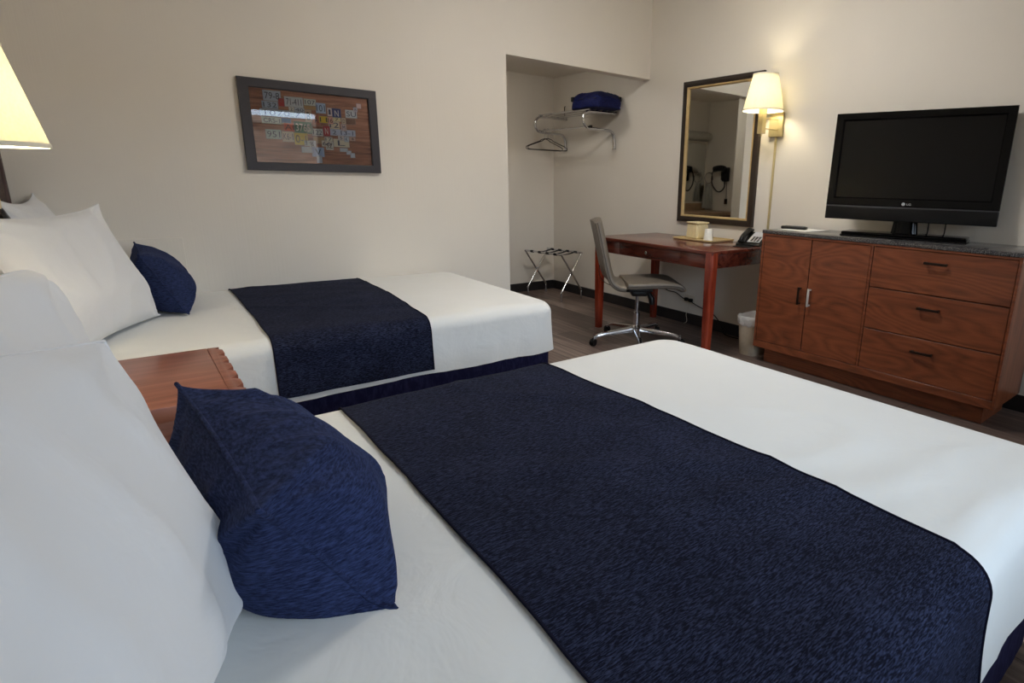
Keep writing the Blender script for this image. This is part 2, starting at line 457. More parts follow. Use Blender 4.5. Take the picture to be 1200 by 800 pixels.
def bed(label, x0, x1, y0, y1, seed, group, wall_side=False):
    root = thing('bed', label, 'bed', ((x0 + x1) / 2, (y0 + y1) / 2, 0), group)
    cb = coverlet(x0, x1, y0, y1, seed, wall_side)
    bvh = BVHTree.FromBMesh(cb)
    part('coverlet', cb, M_SHEET, root, 60)
    # gathered skirt: a wavy wall of cloth down to the floor
    sk = bmesh.new(); i0 = .022
    out = rrect(x0 + .01, x1 - i0, y0 + i0, y1 - i0, .05)
    rings = []
    for z in (.015, .08, .16, .24, .33):
        ring = []
        for j, (x, y) in enumerate(out):
            w = .006 * noise.noise(Vector((x * 14, y * 14, seed + 3))) * (1.2 - z * 2.5)
            cy = -1 if y < y0 + .06 else (1 if y > y1 - .06 else 0); cx = 1 if x > x1 - .06 else 0
            if wall_side and cy == 1: cy = 0
            ring.append(sk.verts.new((x + cx * w, y + cy * w, z)))
        rings.append(ring)
    for a, b in zip(rings, rings[1:]):
        for k in range(len(a)): sk.faces.new((a[k], a[(k + 1) % len(a)], b[(k + 1) % len(a)], b[k]))
    sk.faces.new(rings[0][::-1]); sk.faces.new(rings[-1])
    part('bed_skirt', sk, M_SKIRT, root, 60)
    # headboard with a padded panel in a wooden surround
    hx0, hx1 = XH + .014, XH + .043
    hb = B(((hx0, y0 + .02, .0), (hx1, y0 + .06, 1.27)), ((hx0, y1 - .06, .0), (hx1, y1 - .02, 1.27)),
           ((hx0, y0 + .06, 1.23), (hx1, y1 - .06, 1.27)), ((hx0, y0 + .06, .30), (hx1, y1 - .06, .34)), bev=.004)
    h = part('headboard', hb, M_HEADBOARD, root)
    part('headboard_panel', B(((hx0, y0 + .06, .34), (hx1 - .010, y1 - .06, 1.23)), bev=.004), M_HEADPANEL, h)
    return root, bvh
BX0, BX1 = XH + .045, 1.755
A0, A1 = .222, 1.655
C0, C1 = 2.470, 3.800
bedA, bvhA = bed('nearest bed, white coverlet and navy skirt, in the foreground', BX0, BX1, A0, A1, 1.7, 'white beds with navy skirts')
bedB, bvhB = bed('far bed, white coverlet and navy skirt, pushed against the picture wall', BX0, BX1, C0, C1, 6.3, 'white beds with navy skirts', True)

def runner(label, bvh, xa, xb, y0, y1, z_lo_near, z_lo_far, seed, group):
    """woven strip lying over the coverlet and hanging down both sides"""
    prof = []   # (y, z, ny, nz)
    k = 7
    for i in range(k): prof.append((y0, z_lo_near + (BT - RB - z_lo_near) * i / k, -1, 0))
    for i in range(10):
        a = PI / 2 * i / 10; prof.append((y0 + RB - RB * math.cos(a), BT - RB + RB * math.sin(a), -math.cos(a), math.sin(a)))
    for i in range(40): prof.append((y0 + RB + (y1 - y0 - 2 * RB) * i / 40, BT, 0, 1))
    for i in range(10):
        a = PI / 2 * i / 10; prof.append((y1 - RB + RB * math.sin(a), BT - RB + RB * math.cos(a), math.sin(a), math.cos(a)))
    for i in range(k + 1): prof.append((y1, BT - RB - (BT - RB - z_lo_far) * i / k, 1, 0))
    nx = 30; rows = []
    bm = bmesh.new()
    for j, (y, z, ny, nz) in enumerate(prof):
        row = []
        for i in range(nx + 1):
            u = i / nx
            x = xa(y) + (xb(y) - xa(y)) * u
            x += .004 * noise.noise(Vector((y * 5, u * 3, seed)))
            N = Vector((0, ny, nz)); o = Vector((x, y, z)) + N * .12
            hit, nrm, _, d = bvh.ray_cast(o, -N, .3)
            p = (hit if hit is not None else Vector((x, y, z))) + N * (.006 + .003 * noise.noise(Vector((x * 9, y * 9, z * 9 + seed))) + .001)
            row.append(p)
        rows.append(row)
    def sheet(off, flip):
        g = []
        for j, row in enumerate(rows):
            N = Vector((0, prof[j][2], prof[j][3]))
            g.append([bm.verts.new(p - N * off) for p in row])
        for a, b in zip(g, g[1:]):
            for i in range(nx):
                q = (a[i], a[i + 1], b[i + 1], b[i]); bm.faces.new(q[::-1] if flip else q)
        return g
    g0 = sheet(0, False); g1 = sheet(.004, True)
    for i in range(nx):
        bm.faces.new((g0[0][i], g0[0][i + 1], g1[0][i + 1], g1[0][i])); bm.faces.new((g0[-1][i], g0[-1][i + 1], g1[-1][i + 1], g1[-1][i]))
    for j in range(len(rows) - 1):
        for e in (0, nx): bm.faces.new((g0[j][e], g0[j + 1][e], g1[j + 1][e], g1[j][e]))
    c = ((xa(y0) + xb(y0)) / 2, (y0 + y1) / 2, BT)
    root = thing('bed_runner', label, 'bed runner', c, group)
    part('woven_cloth', bm, M_RUNNER, root, 60)
    bmh = bmesh.new()
    for e in (0, nx):
        tube(bmh, [rows[j][e] for j in range(len(rows))], .0032, 6)
    part('edge_binding', bmh, M_HEM, root)
    return root
def lerpf(y0, a, y1, b): return lambda y: a + (b - a) * (y - y0) / (y1 - y0)
runner('navy woven bed runner across the nearest bed, in the foreground', bvhA, lerpf(A0, .375, A1, .40), lerpf(A0, 1.085, A1, 1.08), A0, A1, .310, .33, 2.2, 'navy bed runners')
runner('navy woven bed runner across the far bed beside the picture wall', bvhB, lerpf(C0, .385, C1, .41), lerpf(C0, 1.03, C1, 1.10), C0, C1, .318, .46, 8.4, 'navy bed runners')

# ------------------------------------------------------------------ PILLOWS
def pillow_bm(w, h, th, seed, pinch=.10, wr=.005, sag=.25, n=56, crown=2.4, ear=.0, cu=None, pu=.62, skew=0, pinch_x=None):
    """two puffed sheets meeting in a seam; x = width, y = height, z = thickness"""
    bm = bmesh.new(); sides = []
    for sgn in (1, -1):
        g = []
        for j in range(n + 1):
            v = math.sin((j / n * 2 - 1) * PI / 2); row = []
            for i in range(n + 1):
                u = math.sin((i / n * 2 - 1) * PI / 2)
                x = .5 * w * u * (1 - (pinch if pinch_x is None else pinch_x) * (1 - abs(v) ** 1.6) * abs(u) ** 2 + ear * (abs(u * v)) ** 6)
                y = .5 * h * v * (1 - pinch * (1 - abs(u) ** 1.6) * abs(v) ** 2 + ear * (abs(u * v)) ** 6)
                e = max(0, 1 - abs(u) ** (cu or crown)) ** pu * max(0, 1 - abs(v) ** crown) ** .62
                y -= skew * (x - w / 2) * (v + 1) / 2
                z = sgn * .5 * th * e * (1 - sag * v)
                amp = min(1, e * 3)
                q = Vector((x * 5 + seed, y * 5, sgn * 2.0))
                z += sgn * .010 * noise.noise(q) * amp
                # folds radiating from the corners and seams
                ang = math.atan2(abs(v) - 1.08, abs(u) - 1.08); rr = math.hypot(abs(u) - 1.08, abs(v) - 1.08)
                fold = math.sin(ang * 10 + seed * 3 + 2 * noise.noise(Vector((u * 2, v * 2, seed)))) * math.exp(-rr * 2.2)
                z += sgn * wr * 1.6 * fold * amp
                fr = 1 - abs(noise.noise(Vector((x * 7 + seed * 2, y * 4 - seed, sgn))))
                z += sgn * wr * .9 * (fr ** 6) * amp
                row.append((x, y, z))
            g.append(row)
        sides.append(g)
    top = [[bm.verts.new(p) for p in r] for r in sides[0]]
    bot = []
    for j, r in enumerate(sides[1]):
        bot.append([top[j][i] if (j in (0, n) or i in (0, n)) else bm.verts.new(p) for i, p in enumerate(r)])
    for g, fl in ((top, False), (bot, True)):
        for j in range(n):
            for i in range(n):
                q = (g[j][i], g[j][i + 1], g[j + 1][i + 1], g[j + 1][i]); bm.faces.new(q[::-1] if fl else q)
    seam = [top[0][i].co.copy() for i in range(n)] + [top[j][n].co.copy() for j in range(n)] + [top[n][i].co.copy() for i in range(n, 0, -1)] + [top[j][0].co.copy() for j in range(n, 0, -1)]
    return bm, seam
def pillow(name, label, cat, group, mat, far_bottom, yaw, lean, w, h, th, seed, zfloor, seam_r=0, seam_mat=None, roll=0, **k):
    """far_bottom: seat point of the lower corner away from the window; yaw of the width direction from +Y"""
    bm, seam = pillow_bm(w, h, th, seed, **k)
    a = Vector((math.sin(yaw), math.cos(yaw), 0))          # along the width, towards the picture wall
    nrm = Vector((math.cos(yaw), -math.sin(yaw), 0))        # the face turned into the room
    up = (Vector((0, 0, 1)) * math.cos(lean) - nrm * math.sin(lean))
    fn = nrm * math.cos(lean) + Vector((0, 0, 1)) * math.sin(lean)
    if roll:
        R = Matrix.Rotation(roll, 3, fn); a = R @ a; up = R @ up
    c = Vector(far_bottom) - a * (w / 2) + up * (h / 2)
    M = frame_M(c, a, up, fn)
    bm.transform(M); seam = [M @ p for p in seam]
    def clampz(p):
        z0 = zfloor + .002
        if p.z < z0 + .03: p.z = z0 + .03 * math.exp((p.z - z0 - .03) / .03) if p.z > z0 - .25 else z0
        if p.x < XH + .042: p.x = XH + .042 + (.004 * noise.noise(p * 9))
    for v in bm.verts: clampz(v.co)
    for p in seam: clampz(p)
    base = (c.x, c.y, zfloor)
    root = thing(name, label, cat, base, group)
    part('pillow_cover', bm, mat, root, 0 or 70)
    if seam_r:
        part('piping', tube(bmesh.new(), seam, seam_r, 6, closed=True), seam_mat or mat, root, 60)
    return root
ZT = BT + .010
WG = 'white bed pillows'
D = math.radians
pillow('bed_pillow', 'large white pillow nearest the camera, at the left edge on the nearest bed', 'pillow', WG, M_CASE,
       (.066, .925, ZT + .006), D(20), D(17), .74, .418, .15, 3.1, ZT, .0025, M_CASE, roll=D(-3), pinch=.07, pinch_x=.02, wr=.008, sag=.35, skew=.2)
pillow('bed_pillow', 'white pillow standing behind the large foreground pillow, rounded top corner showing above it', 'pillow', WG, M_CASE,
       (-.088, 1.63, ZT), D(15), D(6), .68, .445, .16, 9.4, ZT, .0025, M_CASE, pinch=.02, wr=.011, ear=-.16)
pillow('bed_pillow', 'white pillow on the far bed with its pointed corner lit by the lamp', 'pillow', WG, M_CASE,
       (.062, 3.14, ZT), D(24), D(17), .72, .50, .20, 5.7, ZT, .0025, M_CASE, pinch=.09, wr=.009, ear=.05)
pillow('bed_pillow', 'shaded white pillow in the corner by the picture wall, mostly hidden behind another', 'pillow', WG, M_CASE,
       (-.12, 3.79, ZT), D(4), D(20), .66, .535, .17, 12.9, ZT, .0025, M_CASE, pinch=.09, wr=.008, ear=.05)
NG = 'navy accent cushions'
pillow('accent_cushion', 'plump navy lumbar cushion on the nearest bed, leaning on the white pillows', 'cushion', NG, M_VELVET,
       (.188, 1.285, ZT - .014), D(-4), D(31), .53, .28, .265, 2.4, ZT, .004, M_VELVET, pinch=.07, wr=.015, ear=.09, sag=.2, cu=3.2, pu=.5)
pillow('accent_cushion', 'navy lumbar cushion on the far bed, half hidden behind a white pillow', 'cushion', NG, M_VELVET,
       (.17, 3.64, ZT), D(0), D(26), .53, .31, .20, 7.7, ZT, .004, M_VELVET, pinch=.09, wr=.006, ear=.05, sag=.2, cu=4, pu=.5)

# ------------------------------------------------------------------ NIGHTSTAND
root = thing('nightstand', 'reddish wood nightstand with a notched front edge between the two beds', 'nightstand', (-.1, 2.06, 0))
ny0, ny1, nz = 1.775, 2.335, .60
part('body', B(((XH + .015, ny0 + .025, .0), (.165, ny1 - .025, nz - .045)), bev=.003), M_NIGHT, root)
part('top', B(((XH + .012, ny0, nz - .042), (.165, ny1, nz)), bev=.004), M_NIGHT, root)
bm = bmesh.new()
nt_ = 6; seg = (ny1 - ny0) / nt_
out = [(.165, ny0)]
for i in range(nt_):
    y = ny0 + i * seg
    out += [(.206, y), (.206, y + seg * .55), (.186, y + seg * .78), (.200, y + seg * .97)]
out += [(.165, ny1)]
prism(bm, out, nz - .042, nz - .001, bev=.0015)
part('notched_edge', bm, M_NIGHT, root)
for z0, z1 in ((.06, .29), (.305, .545)):
    d = part('drawer', B(((.165, ny0 + .03, z0), (.183, ny1 - .03, z1)), bev=.003), M_NIGHT, root)
    part('handle', B(((.192, 2.0, (z0 + z1) / 2 - .006), (.200, 2.11, (z0 + z1) / 2 + .006)), ((.183, 2.005, (z0 + z1) / 2 - .004), (.193, 2.013, (z0 + z1) / 2 + .004)), ((.183, 2.097, (z0 + z1) / 2 - .004), (.193, 2.105, (z0 + z1) / 2 + .004))), M_DARKMETAL, d)

# ------------------------------------------------------------------ WALL SCONCES
def sconce(label, axis, wall_x, z, cover_z):
    """z = rim of the shade; the plate sits on the wall at wall_x"""
    ax, ay = axis; s = 1 if wall_x > ax else -1
    root = thing('wall_sconce', label, 'wall lamp', (wall_x, ay, z - .2), 'cone shaded wall sconces')
    H, r0, r1 = .236, .138, .083
    sh = bmesh.new()
    prof = [(r0, 0), (r1, H), (r1 - .002, H), (r0 - .002, 0), (r0, 0)]
    lathe(sh, prof, (ax, ay, z), 56)
    shade = part('lamp_shade', sh, M_SHADE, root, 50)
    for zz, rr in ((.004, r0 - .0012), (H - .004, r1 + .0012)):
        tr = bmesh.new()
        lathe(tr, [(rr + .0015, -.005), (rr + .002, .0), (rr + .0008, .006), (rr - .002, .006), (rr - .002, -.005), (rr + .0015, -.005)], (ax, ay, z + zz), 56)
        part('shade_trim', tr, M_TRIM, shade, 50)
    sp = bmesh.new()
    for k in range(3):
        a = k * 2 * PI / 3 + .5
        tube(sp, [(ax, ay, z + H - .03), (ax + (r1 - .002) * math.cos(a), ay + (r1 - .002) * math.sin(a), z + H - .006)], .0015, 6)
    part('shade_spider', sp, M_BRASS, shade)
    # square candle bar under the shade
    part('candle_bar', B(((ax - .024, ay - .018, z - .148), (ax + .024, ay + .018, z + .045)), bev=.002), M_BRASS, root)
    part('plug_end', T([(ax, ay, z - .165), (ax, ay, z - .148)], .006), M_BRASS, root)
    bu = bmesh.new()
    lathe(bu, [(.002, .05), (.013, .055), (.015, .075), (.028, .105), (.030, .125), (.022, .147), (.002, .155)], (ax, ay, z), 24)
    part('bulb', bu, M_BULB, root)
    px = wall_x - s * .022
    part('wall_plate', B(((wall_x, ay - .052, z - .158), (px, ay + .058, z + .005)), bev=.003), M_BRASS, root)
    for dz in (-.045, -.112):
        part('swing_arm', T([(px + s * .004, ay - .012, z + dz), (ax, ay, z + dz)], .0035, 8), M_BRASS, root)
        part('arm_pivot', T([(px, ay - .012, z + dz - .008), (px, ay - .012, z + dz + .008)], .007), M_BRASS, root)
    part('cord_cover', B(((wall_x, ay - .007, cover_z), (wall_x - s * .012, ay + .008, z - .158)), bev=.002), M_BRASS, root)
    return root
sconce('lit sconce with a cone shade on the television wall beside the mirror', (3.505, 2.505), XW, 1.682, .785)
sconce('lit sconce with a cone shade over the nightstand, cut off by the left edge', (-.247, 2.03), XH, 1.243, .63)

# ------------------------------------------------------------------ FRAMED PICTURE
px0, px1, pz0, pz1 = .583, 1.323, 1.2115, 1.7027
ix0, ix1, iz0, iz1 = .634, 1.272, 1.257, 1.653
root = thing('framed_picture', 'charcoal framed picture of licence plates laid out as a map over planks', 'picture', ((px0 + px1) / 2, YB, pz0))
def frame_bm(u0, u1, v0, v1, iu0, iu1, iv0, iv1, prof, P):
    """mitred frame; prof = list of (t 0..1 outer to inner, depth); P(u, v, d) -> world"""
    bm = bmesh.new(); rings = []
    for tt, d in prof:
        a0, a1 = u0 + (iu0 - u0) * tt, u1 + (iu1 - u1) * tt; b0, b1 = v0 + (iv0 - v0) * tt, v1 + (iv1 - v1) * tt
        rings.append([bm.verts.new(P(u, v, d)) for u, v in ((a0, b0), (a1, b0), (a1, b1), (a0, b1))])
    for a, b in zip(rings, rings[1:]):
        for k in range(4): bm.faces.new((a[k], a[(k + 1) % 4], b[(k + 1) % 4], b[k]))
    return bm
PW = lambda u, v, d: (u, YB - d, v)
part('frame', frame_bm(px0, px1, pz0, pz1, ix0, ix1, iz0, iz1, [(0, .0), (0, .022), (.04, .025), (.9, .025), (1, .022), (1, .008)], PW), M_FRAME, root, 25)
art = bmesh.new(); art_mats = []
def art_mat(c, planks=False):
    key = 'print_%d_%d_%d' % c
    for i, m in enumerate(art_mats):
        if m.name == key: return i
    m, nt, b = base_mat(key); setp(b, .6)
    if planks:
        f = noise_node(nt, tex(nt, (3, 1, 40)), 1.6, 4, .6, .5)
        g = noise_node(nt, tex(nt, (4, 1, 9)), 1.0, 2)
        ma = nt.nodes.new('ShaderNodeMath'); ma.operation = 'MULTIPLY_ADD'
        nt.links.new(g, ma.inputs[0]); ma.inputs[1].default_value = .5; nt.links.new(f, ma.inputs[2])
        nt.links.new(ramp(nt, ma.outputs[0], [(.5, lin((112, 66, 48))), (.75, lin((174, 114, 88))), (1., lin((206, 152, 124)))]), b.inputs['Base Color'])
    else:
        f = noise_node(nt, tex(nt, (1, 1, 1)), 60, 3)
        a = lin(c); lo = tuple(q * .95 for q in a[:3]) + (1,)
        nt.links.new(ramp(nt, f, [(.3, lo), (.65, a)]), b.inputs['Base Color'])
    art_mats.append(m); return len(art_mats) - 1
aw, ah = ix1 - ix0, iz1 - iz0
bi = art_mat((150, 95, 75), True)
box(art, (ix0 - .004, YB - .010, iz0 - .004), (ix1 + .004, YB - .006, iz1 + .004), idx=bi)
di = art_mat((52, 32, 28))
for v in (.17, .345, .53, .70, .86):
    box(art, (ix0, YB - .0104, iz0 + v * ah), (ix1, YB - .010, iz0 + v * ah + .0016), idx=di)
PB, PG, WH, CR = (176, 196, 222), (178, 204, 196), (222, 226, 232), (222, 212, 188)
plates = [('79-8', .105, .249, .841, .985, PB), ('132', .089, .219, .736, .839, (166, 188, 218)), ('', .221, .271, .778, .892, (196, 44, 50)),
          ('71-411', .271, .426, .783, .927, (206, 214, 226)), ('107', .43, .535, .824, .919, (206, 214, 204)), ('101', .526, .615, .728, .877, (160, 192, 228)),
          ('1', .624, .667, .70, .819, (228, 206, 206)), ('N', .667, .746, .678, .819, (36, 52, 124)), ('', .426, .532, .766, .824, (186, 148, 96)),
          ('1070 7', .07, .43, .63, .735, (196, 208, 222)), ('B', .43, .487, .59, .765, (206, 176, 140)),
          ('A', .487, .557, .557, .713, (196, 120, 92)), ('CRS-1', .075, .233, .531, .627, PG), ('', .232, .31, .547, .625, (66, 132, 190)),
          ('AI', .244, .335, .443, .559, (232, 104, 76)), ('3765', .329, .479, .426, .592, (52, 122, 96)), ('11', .546, .624, .594, .693, (232, 200, 44)),
          ('12', .626, .725, .516, .635, (216, 200, 168)), ('SU', .784, .892, .695, .816, (206, 212, 220)), ('', .784, .873, .605, .685, (132, 92, 72)),
          ('951', .094, .221, .325, .458, PG), ('K6-1', .224, .321, .297, .443, CR), ('0-1', .321, .435, .259, .433, (226, 202, 60)),
          ('122', .476, .571, .401, .509, (206, 210, 204)), ('N', .573, .634, .408, .557, (186, 44, 54)), ('2 13-1', .632, .865, .423, .52, (182, 194, 222)),
          ('', .48, .588, .292, .39, (190, 156, 120)), ('SZ', .584, .653, .209, .33, (226, 224, 216)), ('L', .654, .80, .257, .38, CR), ('A', .441, .501, .217, .335, (216, 226, 238)),
          ('', .372, .473, .154, .244, (190, 206, 216)), ('V', .459, .567, .101, .242, (150, 178, 222)), ('', .495, .543, .01, .121, (196, 206, 222)),
          ('', .706, .781, .189, .249, (200, 208, 220)), ('', .765, .812, .150, .215, (204, 210, 222)), ('', .80, .845, .105, .18, (200, 208, 222)), ('', .892, .937, .846, .919, (226, 190, 190)),
          ('', .43, .487, .44, .55, (150, 176, 160)), ('7', .665, .74, .63, .69, (222, 206, 150)), ('M', .735, .785, .50, .60, (200, 170, 170)), ('66', .55, .64, .255, .345, (216, 206, 190)), ('5', .70, .755, .36, .43, (214, 200, 200)), ('K', .755, .80, .34, .42, (196, 206, 222)), ('3 9', .40, .475, .25, .33, (190, 206, 200)), ('2', .30, .345, .72, .79, (230, 230, 226)), ('40', .345, .43, .72, .785, (190, 204, 222)), ('16', .62, .67, .585, .69, (226, 150, 130)), ('8', .86, .90, .79, .86, (200, 190, 210)), ('D', .745, .785, .60, .69, (206, 176, 150)), ('4', .80, .86, .36, .42, (198, 150, 134)), ('17', .58, .65, .33, .40, (220, 214, 196))]
for i, (s, u0, u1, v0, v1, c) in enumerate(plates):
    c = tuple(int(q + (255 - q) * .22) for q in c) if min(c) > 120 else c
    d = .0106 + .00002 * i
    x0, x1, z0, z1 = ix0 + u0 * aw, ix0 + u1 * aw, iz0 + v0 * ah, iz0 + v1 * ah
    z1 -= .0; g = .0012
    box(art, (x0 + g, YB - d - .0006, z0 + g), (x1 - g, YB - .010, z1 - g), idx=art_mat(c))
    for e in ((x0, z0, x1, z0 + g), (x0, z1 - g, x1, z1), (x0, z0, x0 + g, z1), (x1 - g, z0, x1, z1)):
        box(art, (e[0], YB - d - .0007, e[1]), (e[2], YB - .010, e[3]), idx=art_mat((140, 140, 150)))
    if s:
        dark = sum(c) < 330 or c[0] > 180 and c[1] < 80
        tc = art_mat((238, 232, 226)) if dark else art_mat((46, 58, 96) if c[2] > 175 else (60, 56, 52))
        if s == 'SZ': tc = art_mat((20, 20, 24))
        text_bm(s, .03, frame_M(((x0 + x1) / 2, YB - d - .0009, (z0 + z1) / 2), (1, 0, 0), (0, 0, 1), (0, -1, 0)), .0002, tc, art, fit=((x1 - x0) * (.8 if len(s) > 1 else .45), (z1 - z0) * .62))
part('print', art, art_mats, root, 0)
part('glazing', B(((ix0 - .002, YB - .0150, iz0 - .002), (ix1 + .002, YB - .0135, iz1 + .002))), M_GLASS, root, 0)

# ------------------------------------------------------------------ MIRROR
my0, my1, mz0, mz1 = 2.6386, 3.4079, .8744, 1.9837
root = thing('wall_mirror', 'tall mirror in a dark frame with a gilt lip above the desk', 'mirror', (XW, (my0 + my1) / 2, mz0))
PM = lambda u, v, d: (XW - d, u, v)
fi = .046; gi = .062
part('frame', frame_bm(my0, my1, mz0, mz1, my0 + fi, my1 - fi, mz0 + fi, mz1 - fi, [(0, 0), (0, .022), (.08, .030), (.55, .034), (.85, .030), (1, .026), (1, .012)], PM), M_MIRFRAME, root, 25)
part('gilt_lip', frame_bm(my0 + fi, my1 - fi, mz0 + fi, mz1 - fi, my0 + gi, my1 - gi, mz0 + gi, mz1 - gi, [(0, .012), (0, .030), (.35, .031), (.7, .026), (1, .018), (1, .010)], PM), M_GOLD, root, 25)
bd = bmesh.new()
def beads(bm, p, q, r, step):
    p, q = Vector(p), Vector(q); n = int((q - p).length / step)
    for k in range(n + 1):
        t_ = bmesh.new(); bmesh.ops.create_icosphere(t_, subdivisions=1, radius=r, matrix=Matrix.Translation(p.lerp(q, k / n))); merge(bm, t_)
c0, c1, c2, c3 = [PM(u, v, .027) for u, v in ((my0 + .056, mz0 + .056), (my1 - .056, mz0 + .056), (my1 - .056, mz1 - .056), (my0 + .056, mz1 - .056))]
for a, b_ in ((c0, c1), (c1, c2), (c2, c3), (c3, c0)): beads(bd, a, b_, .0045, .0095)
part('beading', bd, M_GOLD, root, 80)
part('mirror_glass', B(((XW - .013, my0 + fi, mz0 + fi), (XW - .010, my1 - fi, mz1 - fi))), M_MIRROR, root, 0)

# ------------------------------------------------------------------ DRESSER
dx, dy0, dy1, dz, dzb = 3.257, .793, 2.248, .9028, .107
root = thing('dresser', 'long oak dresser with two doors and three drawers under the television', 'dresser', (3.47, (dy0 + dy1) / 2, 0))
xb = XW - .016; zt = dz - .022
part('carcass', B(((dx + .02, dy0, dzb), (xb, dy0 + .016, zt)), ((dx + .02, dy1 - .016, dzb), (xb, dy1, zt)), ((dx + .02, dy0 + .016, dzb), (xb, dy1 - .016, dzb + .02)),
                  ((xb - .01, dy0 + .016, dzb + .02), (xb, dy1 - .016, zt)), ((dx + .02, dy0 + .016, zt - .014), (xb - .01, dy1 - .016, zt))), M_OAKX, root)
part('face_frame', B(((dx, dy0, dzb), (dx + .02, dy0 + .013, zt)), ((dx, dy1 - .015, dzb), (dx + .02, dy1, zt)), ((dx, dy0 + .013, dzb), (dx + .02, dy1 - .015, .152)),
                     ((dx, dy0 + .013, zt - .012), (dx + .02, dy1 - .015, zt)), ((dx, 1.505, .152), (dx + .02, 1.517, zt - .012)), bev=.0008, seg=1), M_OAK, root)
part('plinth', B(((dx + .058, dy0 + .057, 0), (xb - .03, dy1 - .057, dzb))), M_OAK, root)
part('granite_top', B(((dx - .004, dy0 - .004, zt), (XW - .002, dy1 + .002, dz)), bev=.003), M_GRANITE, root)
def pull(bm, y0, y1, z0, z1, vertical):
    """bar pull with two posts standing off the front"""
    xo = dx - .026
    if vertical:
        box(bm, (xo, y0, z0), (xo + .008, y1, z1), .0015)
        for z in (z0 + .004, z1 - .012): box(bm, (xo + .006, y0 + .001, z), (dx + .006, y1 - .001, z + .008))
    else:
        box(bm, (xo, y0, z0), (xo + .008, y1, z1), .0015)
        for y in (y0 + .004, y1 - .012): box(bm, (xo + .006, y, z0 + .001), (dx + .006, y + .008, z1 - .001))
    return bm
def panel(y0, y1, z0, z1): return B(((dx + .0035, y0 + .002, z0 + .002), (dx + .0195, y1 - .002, z1 - .002)), bev=.0012, seg=1)
d = part('door', panel(1.889, 2.2325, .153, .868), M_OAK, root); part('handle', pull(bmesh.new(), 1.925, 1.938, .455, .567, True), M_DARKMETAL, d)
d = part('door', panel(1.518, 1.887, .153, .868), M_OAK, root); part('handle', pull(bmesh.new(), 1.856, 1.869, .453, .567, True), plain('handle_painted_shine', (214, 208, 200), .3, .3), d, label='steel handle coloured paler to stand in for its shine')  # pale colour stands in for the shine on this handle
for z0, z1 in ((.637, .868), (.396, .635), (.153, .394)):
    d = part('drawer', panel(.807, 1.504, z0, z1), M_OAK, root)
    zm = z1 - .062 if z1 > .8 else (z0 + z1) / 2 + .045
    part('handle', pull(bmesh.new(), 1.11, 1.222, zm - .006, zm + .007, False), M_DARKMETAL, d)

# ------------------------------------------------------------------ TELEVISION
phi = .228; lean = .045
root = thing('television', 'black flat television on a low stand, switched off, on the dresser', 'television', (3.50, 1.44, dz))
w, h = .895, .615
MT = rotz((3.49, 1.458, 0), phi)                               # local x away from the viewer, y along the width
ML = MT @ Matrix.Translation((0, 0, .998)) @ Matrix.Rotation(lean, 4, 'Y')
bz = .052
bm = bmesh.new()
PT = lambda u, v, d: ML @ Vector((-d, u, v))
bm = frame_bm(-w / 2, w / 2, .082, h, -w / 2 + .046, w / 2 - .046, .132, h - .042, [(0, -.03), (0, .010), (.06, .014), (.85, .012), (1, .004), (1, -.004)], PT)
part('bezel', bm, M_GLOSS, root, 30)
bm = bmesh.new(); box(bm, (.003, -w / 2 + .044, .130), (.012, w / 2 - .044, h - .040), M=ML); part('screen', bm, M_SCREEN, root, 0)
bm = bmesh.new(); box(bm, (.012, -w / 2 + .004, .004), (.060, w / 2 - .004, h - .004), .012, 3, M=ML); box(bm, (.055, -.30, .08), (.100, .30, h - .09), .02, 3, M=ML); part('back_shell', bm, M_BLACK, root)
bm = bmesh.new(); box(bm, (-.012, -w / 2, 0), (.02, w / 2, .078), .005, 3, M=ML); sp = part('speaker_strip', bm, M_BLACK, root)
bm = bmesh.new(); box(bm, (-.0125, -w / 2 + .002, .0755), (.01, w / 2 - .002, .083), .001, 1, M=ML); part('groove_line', bm, M_STEEL if False else plain('grey_groove', (62, 62, 66), .35), sp)
logo = bmesh.new()
cM = ML @ frame_M((-.0135, .016, .100), (0, -1, 0), (0, 0, 1), (-1, 0, 0))
lathe(logo, [(.0005, .0006), (.0092, .0006), (.0092, -.0015)], (0, 0, 0), 24, M=cM)
text_bm('LG', .02, ML @ frame_M((-.0138, -.012, .100), (0, -1, 0), (0, 0, 1), (-1, 0, 0)), .0004, 0, logo, fit=(.022, .011))
part('logo', logo, plain('silver_lettering', (206, 206, 210), .3, .4), root, 0)
nk = bmesh.new(); lathe(nk, [(.075, .02), (.07, .04), (.06, .13)], (0.045, 0, dz), 32, sx=.45, sy=1.0, M=MT, cap=True); part('stand_neck', nk, M_GLOSS, root)
bs = bmesh.new(); box(bs, (-.075, -.33, dz + .0005), (.115, .33, dz + .012), .004, 2, M=MT); box(bs, (-.07, -.325, dz + .012), (.112, .325, dz + .028), .006, 2, M=MT); part('stand_base', bs, M_GLOSS, root)
cab = bmesh.new()
for yy, x in ((-.115, .06), (-.20, .06)):
    tube(cab, smooth_path([MT @ Vector((x + .02, yy, .1 + .998)), MT @ Vector((x, yy - .004, .95)), MT @ Vector((x - .01, yy + .002, dz + .028))], 5), .0035, 8)
part('cable', cab, M_BLACK, root)

